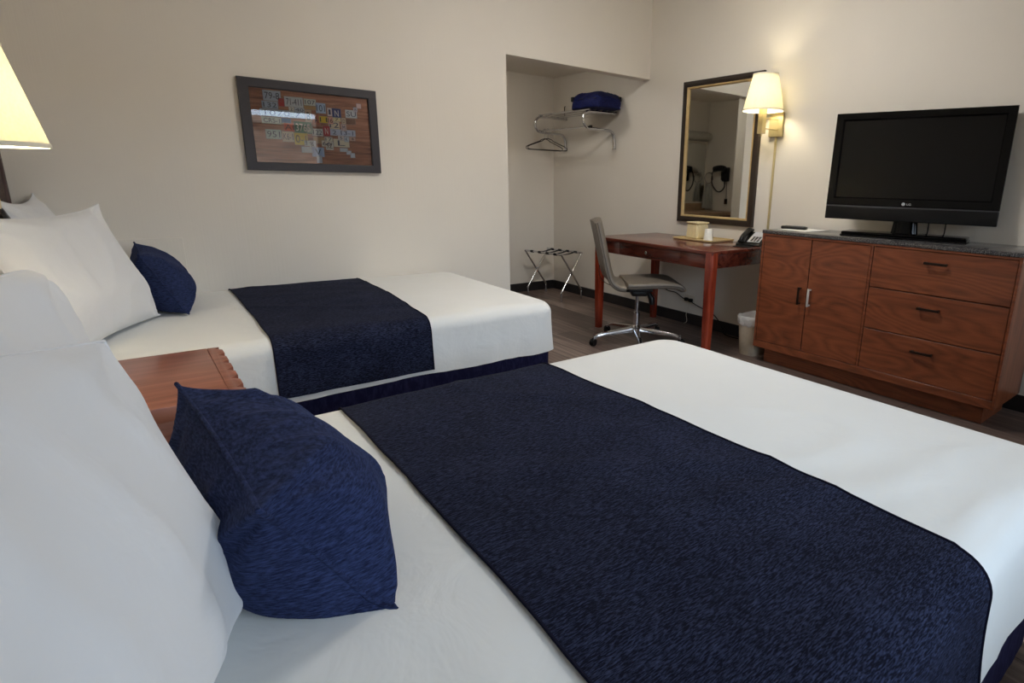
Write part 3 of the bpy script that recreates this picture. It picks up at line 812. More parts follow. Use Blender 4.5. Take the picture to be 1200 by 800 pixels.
# remote and papers
a = D(24)
bm = bmesh.new(); box(bm, (-.14, -.105, 0), (.14, .105, .0012), M=rotz((3.50, 2.10, dz + .0005), -.05))
box(bm, (-.135, -.10, .0012), (.135, .10, .0020), M=rotz((3.49, 2.105, dz + .0005), .04)); single('paper_sheets', bm, M_PAPER, 'loose white papers lying on the dresser beside the television', 'paper', (3.5, 2.1, dz), smooth=0)
root = thing('remote_control', 'black remote control lying on white papers on the dresser', 'remote', (3.47, 2.155, dz + .003))
MR = rotz((3.475, 2.155, dz + .003), D(14))
bm = bmesh.new(); box(bm, (-.024, -.085, 0), (.024, .085, .020), .008, 3, M=MR); part('body', bm, M_BLACK, root)
bm = bmesh.new()
for i in range(3):
    for j in range(8): box(bm, (-.016 + i * .012, -.07 + j * .017, .0195), (-.008 + i * .012, -.061 + j * .017, .0215), M=MR)
part('buttons', bm, plain('grey_buttons', (90, 90, 94), .6), root)

# ------------------------------------------------------------------ DESK
tx, ty0, ty1 = 2.938, 2.396, 3.621
root = thing('desk', 'cherry wood writing desk with one drawer against the wall under the mirror', 'desk', (3.3, 3.0, 0))
txb = 3.650
bm = bmesh.new(); box(bm, (tx, ty0, .733), (txb, ty1, .760), .006, 3); part('desktop', bm, M_CHERRY, root)
def leg(cx, cy):
    bm = bmesh.new(); r0, r1 = .035, .026
    prof = []
    t_ = bmesh.new(); rings = []
    for z, r in ((0, r1), (.35, (r0 + r1) / 2 + .002), (.62, r0), (.735, r0), (.748, r0 - .001)):
        ring = []
        for k in range(16):
            a = 2 * PI * k / 16 + PI / 16; c, s = math.cos(a), math.sin(a); q = (abs(c) ** 5 + abs(s) ** 5) ** (-.2)
            ring.append(t_.verts.new((cx + r * q * c, cy + r * q * s, z)))
        rings.append(ring)
    for a, b_ in zip(rings, rings[1:]):
        for k in range(16): t_.faces.new((a[k], a[(k + 1) % 16], b_[(k + 1) % 16], b_[k]))
    t_.faces.new(rings[0]); t_.faces.new(rings[-1]); merge(bm, t_); return bm
lx0, lx1, ly0, ly1 = tx + .033, txb - .036, ty0 + .033, ty1 - .033
for cx, cy in ((lx0, ly0), (lx0, ly1), (lx1, ly0), (lx1, ly1)): part('leg', leg(cx, cy), M_CHERRYZ, root)
part('apron', B(((lx0 - .018, ly0 + .03, .640), (lx0 + .004, 2.70, .733)), ((lx0 - .018, 3.33, .640), (lx0 + .004, ly1 - .03, .733)), ((lx0 - .018, 2.70, .640), (lx0 + .004, 3.33, .648)),
                 ((lx1 - .004, ly0 + .03, .640), (lx1 + .016, ly1 - .03, .733)), ((lx0 + .03, ly0 - .016, .640), (lx1 - .03, ly0 + .004, .733)), ((lx0 + .03, ly1 - .004, .640), (lx1 - .03, ly1 + .016, .733)), bev=.002), M_CHERRY, root)
d = part('drawer', B(((lx0 - .016, 2.702, .650), (lx0 + .004, 3.328, .731)), bev=.002), M_CHERRY, root)
bm = bmesh.new(); lathe(bm, [(.004, 0), (.004, .012), (.011, .018), (.012, .024), (.008, .028), (.0005, .029)], (0, 0, 0), 20, M=frame_M((lx0 - .016, 3.014, .688), (0, 1, 0), (0, 0, 1), (-1, 0, 0)) @ Matrix.Scale(1, 4)); part('knob', bm, M_CHROME, d)

# tray, ice bucket, cup
MTr = rotz((3.505, 2.965, .760), 0)
root = thing('serving_tray', 'tan plastic tray on the desk below the mirror', 'tray', (3.505, 2.965, .76))
bm = bmesh.new(); box(bm, (-.135, -.19, .0005), (.135, .19, .006), .002, 1, M=MTr); part('tray_floor', bm, M_TRAY, root)
bm = bmesh.new()
for a_, b_ in (((-.14, -.195, .004), (-.133, .195, .016)), ((.133, -.195, .004), (.14, .195, .016)), ((-.133, -.195, .004), (.133, -.188, .016)), ((-.133, .188, .004), (.133, .195, .016))): box(bm, a_, b_, .002, 1, M=MTr)
part('rim', bm, M_TRAY, root)
root = thing('ice_bucket', 'square cream ice bucket standing on the tan tray', 'ice bucket', (3.52, 3.03, .766))
MB_ = rotz((3.515, 3.035, .7665), D(-7))
bm = bmesh.new(); t_ = bmesh.new(); bmesh.ops.create_cube(t_, size=1)
for v in t_.verts:
    k = .95 if v.co.z > 0 else 1.04
    v.co = Vector((v.co.x * .128 * k, v.co.y * .128 * k, (v.co.z + .5) * .118))
bmesh.ops.bevel(t_, geom=list(t_.edges), offset=.010, segments=3, affect='EDGES'); merge(bm, t_, 0, MB_); part('body', bm, M_CREAM, root)
bm = bmesh.new(); box(bm, (-.065, -.065, .116), (.065, .065, .130), .006, 3, M=MB_); part('lid', bm, M_CREAM, root)
bm = bmesh.new()
prof = [(.0005, .088), (.026, .088), (.028, .085), (.036, .004), (.038, .002), (.038, 0), (.034, 0)]
lathe(bm, prof, (3.45, 2.868, .7665), 28)
for k in range(0): pass
single('paper_cup', bm, M_CUP, 'white cup standing upside down on the tray beside the ice bucket', 'cup', (3.45, 2.868, .7665))
bm = bmesh.new(); lathe(bm, prof, (3.535, 2.845, .7665), 28)
# (one cup only is clear in the view)
bm.free()

# telephone
root = thing('desk_telephone', 'black desk telephone on the end of the desk next to the dresser', 'telephone', (3.55, 2.53, .76))
MP = rotz((3.545, 2.522, .760), D(14)) @ Matrix.Diagonal((1, .92, .86, 1))
bm = bmesh.new()
prism(bm, [(-.115, 0.0005), (.10, .0005), (.10, .10), (.075, .105), (-.115, .018)], -.095, .095, M=MP @ frame_M((0, 0, 0), (1, 0, 0), (0, 0, 1), (0, -1, 0)), bev=.005)
part('base', bm, M_BLACK, root)
sl = math.atan2(.087, .19)
MS = MP @ Matrix.Translation((-.02, 0, .0625)) @ Matrix.Rotation(-sl, 4, 'Y')
bm = bmesh.new(); box(bm, (-.075, -.085, .0005), (.095, .015, .006), .002, 1, M=MS); part('faceplate', bm, plain('silver_faceplate', (196, 198, 202), .4), root)
bm = bmesh.new()
for i in range(4):
    for j in range(3): box(bm, (-.065 + i * .02, -.075 + j * .025, .006), (-.052 + i * .02, -.058 + j * .025, .009), .001, 1, M=MS)
part('keypad', bm, M_BLACK, root)
bm = bmesh.new()
tube(bm, smooth_path([(-.085, .055, .012), (-.06, .055, .032), (0, .055, .036), (.07, .055, .032), (.10, .055, .012)], 6), .018, 12, M=MS)
box(bm, (-.105, .03, .004), (-.055, .08, .022), .008, 2, M=MS); box(bm, (.07, .03, .004), (.118, .08, .022), .008, 2, M=MS)
part('handset', bm, M_BLACK, root)
bm = bmesh.new(); box(bm, (-.22, -.06, .0005), (-.115, .07, .006), .002, 1, M=MP); part('message_pad', bm, M_BLACK, root)

# outlet and cables
root = thing('wall_outlet', 'ivory wall outlet with a black plug behind the desk leg', 'outlet', (XW, 3.228, .215))
part('cover_plate', B(((XW - .006, 3.170, .180), (XW, 3.284, .252)), bev=.002), M_PLATE, root)
part('plug', B(((XW - .034, 3.185, .198), (XW - .006, 3.222, .228)), ((XW - .034, 3.236, .200), (XW - .006, 3.268, .230)), bev=.005), M_BLACK, root)
bm = T([(XW - .02, 3.60, .50), (XW - .03, 3.585, .36), (XW - .02, 3.50, .265), (XW - .022, 3.38, .255), (XW - .03, 3.30, .228), (XW - .036, 3.252, .215)], .004, 8, 8)
single('power_cord', bm, M_BLACK, 'black cord running from under the desk to the outlet from the left', 'cord', (XW - .02, 3.4, .2))
bm = T([(XW - .036, 3.20, .213), (XW - .035, 3.10, .18), (XW - .022, 2.95, .14), (XW - .024, 2.86, .07), (XW - .06, 2.78, .008), (XW - .07, 2.62, .006), (XW - .05, 2.46, .006)], .004, 8, 8)
single('power_cord', bm, M_BLACK, 'black cord dropping from the outlet to the floor towards the right', 'cord', (XW - .03, 3.0, 0))
bm = T([(XW - .014, 3.225, .182), (XW - .016, 3.22, .13), (XW - .03, 3.235, .09), (XW - .04, 3.215, .03), (XW - .05, 3.24, .006)], .0022, 8, 8)
single('thin_cord', bm, M_PLATE, 'thin pale cord hanging below the wall outlet', 'cord', (XW - .02, 3.22, 0))
bm = T([(XW - .016, 2.44, .70), (XW - .018, 2.41, .52), (XW - .03, 2.43, .38), (XW - .06, 2.50, .27), (XW - .05, 2.53, .12), (XW - .04, 2.52, .006)], .004, 8, 8)
single('power_cord', bm, M_BLACK, 'black cord hanging from the desk above the waste bin, bowed outwards', 'cord', (XW - .02, 2.45, 0))
bm = T([(XW - .016, 2.36, .70), (XW - .016, 2.355, .50), (XW - .02, 2.36, .30), (XW - .02, 2.37, .006)], .0035, 8, 8)
single('power_cord', bm, M_BLACK, 'straight black cord hanging close to the dresser side behind the waste bin', 'cord', (XW - .02, 2.36, 0))

# ------------------------------------------------------------------ WASTE BIN
root = thing('waste_bin', 'beige plastic waste bin with a clear liner between desk and dresser', 'bin', (3.42, 2.36, 0))
cx, cy = 3.415, 2.352
bm = bmesh.new()
def srect(bm, prof, n=40, p=4, sx=1, sy=1):
    rings = []
    for r, z in prof:
        ring = []
        for k in range(n):
            a = 2 * PI * k / n; c, s = math.cos(a), math.sin(a); q = (abs(c) ** p + abs(s) ** p) ** (-1 / p)
            ring.append(bm.verts.new((cx + sx * r * q * c, cy + sy * r * q * s, z)))
        rings.append(ring)
    for a, b_ in zip(rings, rings[1:]):
        for k in range(n): bm.faces.new((a[k], a[(k + 1) % n], b_[(k + 1) % n], b_[k]))
    return rings
r = srect(bm, [(.0702, .0), (.0725, .004), (.088, .262), (.091, .264), (.091, .272), (.086, .272), (.071, .008)], sx=1.35)
bm.faces.new(r[0]); bm.faces.new(r[-1]); part('tub', bm, M_BIN, root)
bm = bmesh.new(); r = srect(bm, [(.089, .215), (.095, .23), (.094, .262), (.096, .280), (.092, .287), (.082, .276), (.078, .21)], n=60, sx=1.33)
for v in bm.verts: v.co += Vector((noise.noise(v.co * 60), noise.noise(v.co * 60 + Vector((9, 0, 0))), 1.5 * noise.noise(v.co * 40 + Vector((0, 7, 0))))) * .006
part('bin_liner', bm, M_LINER, root, 60)

# ------------------------------------------------------------------ OFFICE CHAIR
ca = D(-33)                       # the sitter faces right, past the desk end
CH = rotz((2.905, 3.06, 0), ca)   # local +x = front
root = thing('office_chair', 'taupe leather swivel chair on a chrome star base pulled up to the desk', 'chair', (2.905, 3.06, 0))
prof = [(.292, .426), (.284, .446), (.240, .461), (.14, .466), (.02, .462), (-.09, .458), (-.16, .466), (-.205, .500), (-.230, .560), (-.250, .640), (-.272, .740), (-.292, .830), (-.312, .910), (-.318, .926)]
pp = smooth_path([(x, 0, z) for x, z in prof], 5)
def cupf(s):
    q = min(1, max(0, (s - .3) / .3)); return .009 + .010 * q * q * (3 - 2 * q)
def edge_pt(i, sgn):
    L = len(pp); s = i / (L - 1); d = (pp[min(i + 1, L - 1)] - pp[max(i - 1, 0)]).normalized(); n_ = Vector((d.z, 0, -d.x))
    if n_.z > 0 and i < L * .4: n_ = -n_
    hw = .215 + .012 * math.sin(PI * min(1, s * 2)) - .035 * max(0, s - .5) ** 1.3 * 2
    return CH @ (pp[i] - n_ * cupf(s) + Vector((0, sgn * hw, 0)))
def shell(th0, off, wscale, ncs=14):
    """leather shell: the side profile swept across the width, edges rounded"""
    bm = bmesh.new(); rings = []
    L = len(pp)
    for i, p in enumerate(pp):
        d = (pp[min(i + 1, L - 1)] - pp[max(i - 1, 0)]).normalized(); nrm = Vector((d.z, 0, -d.x))   # outside / underneath
        if nrm.z > 0 and i < L * .4: nrm = -nrm
        s = i / (L - 1)
        hw = (.215 + .012 * math.sin(PI * min(1, s * 2)) - .035 * max(0, s - .5) ** 1.3 * 2) * wscale
        endr = min(1, min(s, 1 - s) / .045); endr = math.sqrt(max(.02, 1 - (1 - endr) ** 2))
        hw *= .86 + .14 * endr; th = th0 * (.45 + .55 * endr)
        cup = cupf(s)
        ring = []
        for k in range(ncs * 2):
            a = 2 * PI * k / (ncs * 2); c, sn = math.cos(a), math.sin(a)
            q = (abs(c) ** 4 + abs(sn) ** 4) ** (-.25) if True else 1
            yy = hw * c * (abs(c) ** 6 + abs(sn) ** 6) ** (-1 / 6); tt = th * .5 * sn * (abs(c) ** 2.6 + abs(sn) ** 2.6) ** (-1 / 2.6)
            v = p + nrm * (tt + off - cup * (abs(yy) / hw) ** 2) + Vector((0, yy, 0))
            ring.append(bm.verts.new(CH @ v))
        rings.append(ring)
    for a, b_ in zip(rings, rings[1:]):
        n = len(a)
        for k in range(n): bm.faces.new((a[k], a[(k + 1) % n], b_[(k + 1) % n], b_[k]))
    bm.faces.new(rings[0]); bm.faces.new(rings[-1]); return bm, rings
bm, rg = shell(.058, 0, 1.0)
shl = part('seat_shell', bm, M_LEATHER, root, 70)
sb = bmesh.new()
for k in (1, -1): tube(sb, [edge_pt(i, k) for i in range(4, len(pp) - 4)], .003, 6)
part('edge_seam', sb, M_SEAM, shl)
bm = bmesh.new(); box(bm, (-.10, -.09, .405), (.10, .09, .428), .006, 2, M=CH); box(bm, (-.05, -.05, .365), (.07, .05, .408), .012, 2, M=CH); part('tilt_mechanism', bm, M_BLACK, root)
bm = bmesh.new(); tube(bm, [CH @ Vector((.075, -.03, .395)), CH @ Vector((.10, -.045, .35)), CH @ Vector((.105, -.047, .305))], .020, 12, radii=[.014, .024, .02]); part('tension_knob', bm, M_BLACK, root)
bm = T([(0, .02, .40), (.02, .14, .395), (.02, .22, .385)], .005, 8, 4, M=CH); part('height_lever', bm, M_BLACK, root)
bm = bmesh.new(); lathe(bm, [(.024, .10), (.024, .235), (.020, .24), (.020, .245), (.013, .246), (.013, .37)], (2.905, 3.06, 0), 24); part('gas_column', bm, M_CHROME, root)
bm = bmesh.new(); lathe(bm, [(.034, .075), (.040, .085), (.040, .125), (.032, .136), (.024, .138)], (2.905, 3.06, 0), 24, cap=True)
part('hub', bm, M_CHROME, root)
for k in range(5):
    a = D(161 + 72 * k); MA = rotz((2.905, 3.06, 0), a)
    bm = bmesh.new(); rings = []
    for s in range(9):
        u = s / 8; x = .02 + .325 * u; z = .108 - .030 * u - .018 * max(0, u - .85) / .15; hw = .022 - .010 * u; hh = .019 - .009 * u
        rings.append([bm.verts.new(MA @ Vector((x, hw * sx, z + hh * sz))) for sx, sz in ((-1, -1), (1, -1), (1, .4), (.6, 1), (-.6, 1), (-1, .4))])
    for p_, q_ in zip(rings, rings[1:]):
        for j in range(6): bm.faces.new((p_[j], p_[(j + 1) % 6], q_[(j + 1) % 6], q_[j]))
    bm.faces.new(rings[0]); bm.faces.new(rings[-1])
    tube(bm, [MA @ Vector((.338, 0, .085)), MA @ Vector((.342, 0, .052))], .008, 10)
    arm = part('base_arm', bm, M_CHROME, root, 40)
    bm = bmesh.new(); CM = MA @ Matrix.Translation((.347, 0, .026)) @ Matrix.Rotation(D(35), 4, 'Z')
    for yy in (-.017, .006):
        t_ = bmesh.new(); lathe(t_, [(.004, 0), (.0255, 0), (.026, .003), (.026, .009), (.0255, .011), (.004, .011)], (0, 0, 0), 24, cap=True)
        merge(bm, t_, 0, CM @ Matrix.Translation((0, yy, 0)) @ Matrix.Rotation(-PI / 2, 4, 'X'))
    tube(bm, smooth_path([CM @ Vector((-.024, 0, .006)), CM @ Vector((-.014, 0, .026)), CM @ Vector((.008, 0, .029)), CM @ Vector((.026, 0, .012))], 4), .0055, 8)
    part('caster', bm, M_BLACK, arm)
bm = T([(-.245, .16, .62), (-.275, .165, .54), (-.25, .165, .455), (-.16, .15, .405), (-.09, .10, .40)], .0028, 8, 8, M=CH)
part('wire_bracket', bm, M_DARKMETAL, root)

# ------------------------------------------------------------------ CLOSET RACK, HANGERS, BAG
root = thing('closet_rack', 'chrome wall rack with curved ends in the alcove', 'coat rack', (XW, 4.65, 1.5))
by = (4.27, 5.05)
for y in by:
    arc = [(XW - .012, y, 1.495), (XW - .014, y, 1.545), (XW - .022, y, 1.60), (XW - .045, y, 1.636), (XW - .085, y, 1.648), (XW - .22, y, 1.652), (XW - .30, y, 1.655)]
    cc = [(XW - .31 - .078 * math.sin(q), y, 1.728 - .073 * math.cos(q)) for q in [PI * k / 8 for k in range(1, 8)]]
    arc += cc + [(XW - .30, y, 1.801), (XW - .15, y, 1.803), (XW - .004, y, 1.805)]
    bk = part('bracket', tube(bmesh.new(), smooth_path(arc, 5), .0125, 12), M_CHROME, root)
    part('wall_foot', B(((XW - .024, y - .014, 1.485), (XW, y + .014, 1.498)), bev=.002), M_CHROME, bk)
    part('wall_flange', B(((XW - .006, y - .016, 1.79), (XW, y + .016, 1.82)), bev=.002), M_CHROME, bk)
for x, r_ in ((XW - .318, .0085), (XW - .25, .0035), (XW - .18, .0035), (XW - .11, .0035), (XW - .04, .0035)):
    part('shelf_rod', tube(bmesh.new(), [(x, by[0] - .02, 1.8185), (x, by[1] + .03, 1.8185)], r_, 10), M_CHROME if r_ > .005 else M_STEEL, root)
part('hanging_rod', tube(bmesh.new(), [(XW - .315, by[0] - .015, 1.668), (XW - .315, by[1] + .03, 1.668)], .0075, 12), M_CHROME, root)
for y in (by[0] - .02, by[1] + .035):
    part('rod_cap', tube(bmesh.new(), [(XW - .315, y - .012, 1.668), (XW - .315, y + .012, 1.668)], .0125, 12), M_BLACK, root)
part('end_hook', T([(XW - .002, by[1] + .02, 1.93), (XW - .012, by[1] + .02, 1.925), (XW - .012, by[1] + .02, 1.86), (XW - .008, by[1] + .02, 1.84)], .005, 8), M_DARKMETAL, root)
def hanger(label, y, tilt):
    root = thing('clothes_hanger', label, 'hanger', (XW - .315, y, 1.5), 'dark wire hangers on the alcove rack')
    M = Matrix.Translation((XW - .315, y, 1.668)) @ Matrix.Rotation(tilt, 4, 'Z')
    pts = [(0, 0, -.075), (.045, 0, -.088), (.06, 0, -.10), (.20, 0, -.148), (.228, 0, -.162), (.226, 0, -.18), (.20, 0, -.186), (-.20, 0, -.186), (-.226, 0, -.18), (-.228, 0, -.162), (-.20, 0, -.148), (-.06, 0, -.10), (-.045, 0, -.088)]
    part('shoulder_bar', tube(bmesh.new(), pts, .0042, 8, closed=True, M=M), M_DARKMETAL, root)
    hk = [(.0, 0, -.075), (.0, 0, -.03)] + [(.018 * math.sin(q), 0, -.0 + .018 * -math.cos(q) * -1) for q in [D(30 + 30 * k) for k in range(0)]]
    hk = [(0, 0, -.078), (0, 0, -.045), (.012, 0, -.022)] + [(.0155 * math.cos(q), 0, .0155 * math.sin(q)) for q in [D(-30 + 30 * k) for k in range(8)]]
    part('hook', tube(bmesh.new(), smooth_path(hk, 3), .0032, 8, M=M), M_CHROME, root)
hanger('dark wire hanger on the alcove rack, nearest the end bracket', 4.985, D(3))
hanger('dark wire hanger on the alcove rack, in front of the other hanger', 4.93, D(-3))
# folded bag
root = thing('folded_bag', 'royal blue nylon bag folded flat on the alcove rack', 'bag', (3.50, 4.33, 1.825))
bm = bmesh.new(); bmesh.ops.create_cube(bm, size=1); bmesh.ops.subdivide_edges(bm, edges=list(bm.edges), cuts=11, use_grid_fill=True)
for v in bm.verts:
    x, y, z = v.co * 2
    r = (abs(x) ** 5 + abs(y) ** 5) ** .2; m = max(abs(x), abs(y)) or 1
    k = m / r if r > 0 else 1
    px, py = x * k, y * k
    pz = (z * .5 + .5); e = 1 - .38 * pz * (max(abs(px), abs(py)) ** 3)
    hgt = .135 * pz * e + .018 * pz * (1 - abs(px + py) * .5)
    bl = 1 + .05 * math.sin(PI * pz) - .08 * pz
    q = Vector((px * .165 * bl, py * .20 * bl, hgt))
    q += Vector((noise.noise(q * 14), noise.noise(q * 14 + Vector((5, 0, 0))), noise.noise(q * 12 + Vector((0, 5, 0))) * pz)) * .012
    # a fold line around the middle
    q.x *= 1 - .03 * math.exp(-((pz - .55) / .08) ** 2); q.y *= 1 - .03 * math.exp(-((pz - .55) / .08) ** 2)
    v.co = Vector((3.505, 4.33, 1.829)) + q
part('bag_body', bm, M_BAG, root, 80)
for p in ((3.365, 4.50, 1.915), (3.64, 4.165, 1.915)):
    part('strap_tab', B(((p[0] - .016, p[1] - .016, p[2] - .02), (p[0] + .016, p[1] + .016, p[2] + .022)), bev=.006), M_STRAP, root)
part('zip', tube(bmesh.new(), [(3.355, 4.15, 1.90), (3.34, 4.33, 1.905), (3.355, 4.51, 1.90)], .003, 6), M_STRAP, root)

# ------------------------------------------------------------------ LUGGAGE RACK
root = thing('luggage_rack', 'folding chrome luggage rack with black straps standing in the alcove', 'luggage rack', (3.39, 4.85, 0))
LM = rotz((3.395, 4.85, 0), D(10))
hx, hy, lz = .148, .262, .475
def uframe(sx):
    """one U-frame: top bar on the sx side, feet on the other"""
    bm = bmesh.new()
    pts = [(-sx * hx * .93, -hy * 1.0, 0), (-sx * hx * .93, -hy, .075), (-sx * hx * .80, -hy, .12), (sx * hx * .90, -hy, lz - .03), (sx * hx, -hy + .02, lz), (sx * hx, 0, lz), (sx * hx, hy - .02, lz), (sx * hx * .90, hy, lz - .03), (-sx * hx * .80, hy, .12), (-sx * hx * .93, hy, .075), (-sx * hx * .93, hy, 0)]
    if sx > 0: pts = [(x, y * .94, z) for x, y, z in pts]
    return tube(bm, smooth_path(pts, 5), .0095, 12, M=LM)
for sx in (-1, 1): part('folding_frame', uframe(sx), M_CHROME, root)
for k in range(4):
    y = -.17 + .112 * k
    bm = bmesh.new(); rows = []
    for i in range(13):
        u = i / 12; x = -hx - .011 + (2 * hx + .022) * u; z = lz + .010 - .022 * math.sin(PI * u)
        rows.append([LM @ Vector((x, y - .02, z)), LM @ Vector((x, y + .02, z)), LM @ Vector((x, y + .02, z - .003)), LM @ Vector((x, y - .02, z - .003))])
    rows = [[bm.verts.new(p) for p in r_] for r_ in rows]
    for a, b_ in zip(rows, rows[1:]):
        for j in range(4): bm.faces.new((a[j], a[(j + 1) % 4], b_[(j + 1) % 4], b_[j]))
    bm.faces.new(rows[0]); bm.faces.new(rows[-1])
    for sx in (-1, 1):
        t_ = bmesh.new(); lathe(t_, [(.0125, -.02), (.0125, .02)], (0, 0, 0), 16, cap=True)
        merge(bm, t_, 0, LM @ Matrix.Translation((sx * hx, y, lz)) @ Matrix.Rotation(PI / 2, 4, 'X'))
    part('strap', bm, M_STRAP, root)
part('pivot', T([(0, -hy - .008, .262), (0, -hy + .02, .262)], .006, 10, M=LM), M_CHROME, root)
part('pivot', T([(0, hy - .02, .262), (0, hy + .008, .262)], .006, 10, M=LM), M_CHROME, root)

# ------------------------------------------------------------------ VANITY CORNER (seen in the mirror)
root = thing('vanity_counter', 'pale vanity counter in the alcove, seen in the wall mirror', 'counter', (1.65, 5.0, 0))
part('countertop', B(((XL + .002, 4.70, .80), (2.15, YA - .002, .84)), bev=.004), plain('tan_laminate', (170, 140, 110), .35), root)
part('backsplash', B(((XL + .002, YA - .022, .84), (2.15, YA - .002, .93))), plain('tan_laminate_splash', (176, 148, 118), .35), root)
part('cabinet', B(((XL + .002, 4.74, .0), (2.12, YA - .015, .80)), bev=.003), M_NIGHT, root)
root = thing('vanity_mirror', 'frameless wall mirror over the vanity, seen in the framed mirror', 'mirror', (1.65, YA, .95))
part('mirror_glass', B(((XL + .03, YA - .008, .95), (2.08, YA - .002, 1.70)), bev=.002), M_MIRROR, root, 0)
root = thing('vanity_light', 'long horizontal light fixture above the vanity, unlit, seen in the mirror', 'wall lamp', (1.60, YA, 1.75))
part('housing', B(((XL + .04, YA - .03, 1.73), (2.05, YA - .002, 1.85)), bev=.004), M_STEEL, root)
bm = bmesh.new(); prism(bm, [(YA - .03, 1.735), (YA - .03, 1.845), (YA - .10, 1.83), (YA - .125, 1.79), (YA - .10, 1.75)], XL + .05, 2.04, M=frame_M((0, 0, 0), (0, 1, 0), (0, 0, 1), (1, 0, 0)), bev=.006)
part('diffuser', bm, plain('frosted_diffuser', (190, 188, 180), .4), root)
root = thing('hair_dryer', 'black wall mounted hair dryer in its holder, seen in the mirror', 'hair dryer', (XL, 4.93, 1.15))
bm = bmesh.new(); box(bm, (XL + .001, 4.865, 1.22), (XL + .055, 4.965, 1.40), .014, 3); part('holder', bm, M_BLACK, root)
bm = bmesh.new(); tube(bm, smooth_path([(XL + .085, 5.06, 1.375), (XL + .09, 5.0, 1.385), (XL + .09, 4.93, 1.385), (XL + .085, 4.895, 1.37)], 5), .04, 16, radii=None); tube(bm, [(XL + .085, 4.93, 1.37), (XL + .085, 4.925, 1.24)], .018, 12); box(bm, (XL + .05, 4.92, 1.33), (XL + .09, 4.95, 1.36)); part('dryer_body', bm, M_BLACK, root)
bm = bmesh.new(); box(bm, (XL + .055, 4.93, 1.285), (XL + .0565, 4.965, 1.325)); part('sticker', bm, M_PAPER, root, label='small pale sticker')
bm = T([(XL + .085, 5.06, 1.372), (XL + .08, 5.095, 1.33), (XL + .075, 5.11, 1.25), (XL + .07, 5.09, 1.17), (XL + .06, 5.03, 1.10), (XL + .055, 4.97, 1.09), (XL + .03, 4.93, 1.14), (XL + .028, 4.925, 1.225)], .008, 10, 8); part('coiled_cord', bm, M_BLACK, root)
bm = T([(XL + .02, 4.90, 1.225), (XL + .012, 4.90, 1.10), (XL + .012, 4.895, .98)], .003, 8, 6); box(bm, (XL + .001, 4.88, .93), (XL + .03, 4.915, 1.00), .006); part('mains_lead', bm, M_BLACK, root)
def towel(label, c, normal, z):
    root = thing('hand_towel', label, 'towel', (c[0], c[1], z - .36))
    a = Vector((-normal[1], normal[0], 0)); n = Vector(normal)
    bm = bmesh.new(); rows = []
    for j in range(25):
        s = j / 24; row = []
        zz = z - .005 - abs(s - .5) * .66; side = 1 if s > .5 else -1
        for i in range(17):
            u = i / 16 * 2 - 1
            wd = .04 + .035 * min(1, abs(s - .5) * 3.2); d = .058 + side * min(.014, abs(s - .5) * .12) + .009 * math.sin(u * 7) * min(1, abs(s - .5) * 4)
            row.append(bm.verts.new(Vector((c[0], c[1], zz)) + a * (u * wd) + n * d))
        rows.append(row)
    for p_, q_ in zip(rows, rows[1:]):
        for i in range(16): bm.faces.new((p_[i], p_[i + 1], q_[i + 1], q_[i]))
    bmesh.ops.solidify(bm, geom=list(bm.faces), thickness=.004)
    part('cloth', bm, M_TOWEL, root, 60)
    r = thing('towel_ring', 'chrome towel ring beside the vanity, seen in the mirror', 'towel ring', (c[0], c[1], z))
    pts = [Vector((c[0], c[1], z + .062)) + a * (.068 * math.cos(q)) + n * .056 + Vector((0, 0, .068 * math.sin(q))) for q in [2 * PI * k / 28 for k in range(28)]]
    part('ring', tube(bmesh.new(), pts, .005, 8, closed=True), M_CHROME, r)
    p0 = Vector((c[0], c[1], z + .13))
    part('post', tube(bmesh.new(), [p0 + n * .001, p0 + n * .058], .009, 10), M_CHROME, r)
towel('white hand towel on a ring beside the vanity, seen in the mirror', (XL, 5.175), (1, 0, 0), 1.20)

# ------------------------------------------------------------------ LIGHT
root = thing('added_ceiling_fill', 'added unseen fill lamp overhead, above the foot of the beds', 'fill light', (2.15, 2.10, ZC))  # unseen lamp added to lift the brightness of the walls
bm = bmesh.new(); lathe(bm, [(.0005, -.001), (.30, -.001), (.30, -.03), (.285, -.035), (.285, -.02), (.0005, -.02)], (2.15, 2.10, ZC), 48); part('base_ring', bm, M_TRIM, root)
bm = bmesh.new(); lathe(bm, [(.284, -.022), (.28, -.05), (.25, -.085), (.18, -.11), (.09, -.12), (.0005, -.122)], (2.15, 2.10, ZC), 48); part('fill_dome', bm, M_ROOMFILL, root)
root = thing('added_ceiling_fill', 'small added fill lamp overhead inside the alcove, out of view', 'fill light', (2.75, 4.25, 2.225))  # added out of view to brighten the alcove and vanity corner
bm = bmesh.new(); lathe(bm, [(.0005, -.001), (.15, -.001), (.15, -.02), (.142, -.022), (.142, -.012), (.0005, -.012)], (2.75, 4.25, 2.225), 40); part('base_ring', bm, M_TRIM, root)
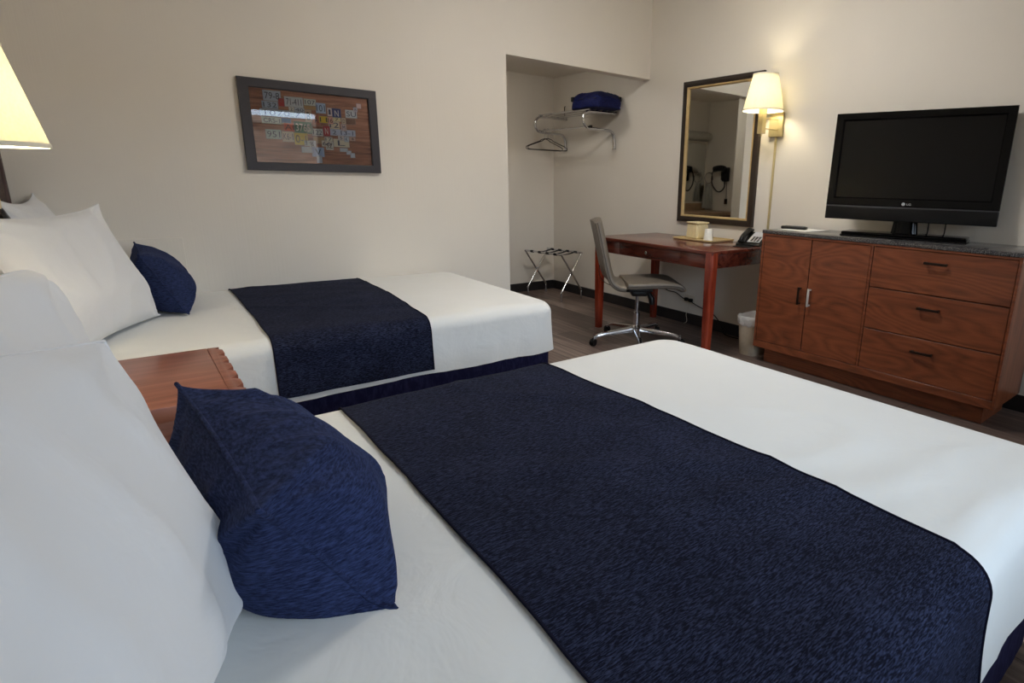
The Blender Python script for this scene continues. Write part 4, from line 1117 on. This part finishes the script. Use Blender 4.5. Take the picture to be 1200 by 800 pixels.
bm = bmesh.new(); lathe(bm, [(.141, -.014), (.135, -.04), (.10, -.06), (.05, -.068), (.0005, -.07)], (2.75, 4.25, 2.225), 40); part('fill_dome', bm, M_ALCFILL, root)
W = bpy.data.worlds.new('World'); sc.world = W; W.use_nodes = True
nt = W.node_tree; bg = nt.nodes['Background']
bg.inputs['Color'].default_value = (.66, .82, 1.0, 1); bg.inputs['Strength'].default_value = 6.2
for i, (a, b_) in enumerate((W1, W2)):
    L = bpy.data.lights.new('daylight_portal', 'AREA'); L.shape = 'RECTANGLE'; L.size = b_ - a; L.size_y = WZ[1] - WZ[0]
    L.cycles.is_portal = True
    o = bpy.data.objects.new('daylight_portal', L); link(o); o.location = ((a + b_) / 2, YF - .11, (WZ[0] + WZ[1]) / 2); o.rotation_euler = (PI / 2, 0, 0)

# ------------------------------------------------------------------ CAMERA
F, PITCH, YAW, ROLL, ZCAM, CX, CY = 667.7818, .246864, .697068, .0214673, 1.191593, 705.0695, 380.5252
cy, sy, cp, sp_ = math.cos(YAW), math.sin(YAW), math.cos(PITCH), math.sin(PITCH)
fw = Vector((sy * cp, cy * cp, -sp_)); rt = Vector((cy, -sy, 0)); up = rt.cross(fw)
c, s = math.cos(ROLL), math.sin(ROLL)
R_, U_ = rt * c + up * s, -rt * s + up * c
cam = bpy.data.cameras.new('camera'); co = bpy.data.objects.new('camera', cam); link(co)
co.matrix_world = frame_M((0, 0, ZCAM), R_, U_, -fw)
cam.sensor_fit = 'HORIZONTAL'; cam.sensor_width = 36; cam.lens = F / 1200 * 36
cam.shift_x = (600 - CX) / 1200; cam.shift_y = (CY - 400) / 1200
cam.clip_start = .02; cam.clip_end = 200
sc.camera = co

sc.view_settings.view_transform = 'Standard'; sc.view_settings.look = 'None'
sc.view_settings.gamma = 1; sc.view_settings.use_curve_mapping = False
sc.view_settings.exposure = 0.43
sc.cycles.use_denoising = True
sc.cycles.max_bounces = 10; sc.cycles.diffuse_bounces = 6; sc.cycles.transparent_max_bounces = 12
sc.cycles.sample_clamp_indirect = 8; sc.cycles.caustics_reflective = False; sc.cycles.caustics_refractive = False
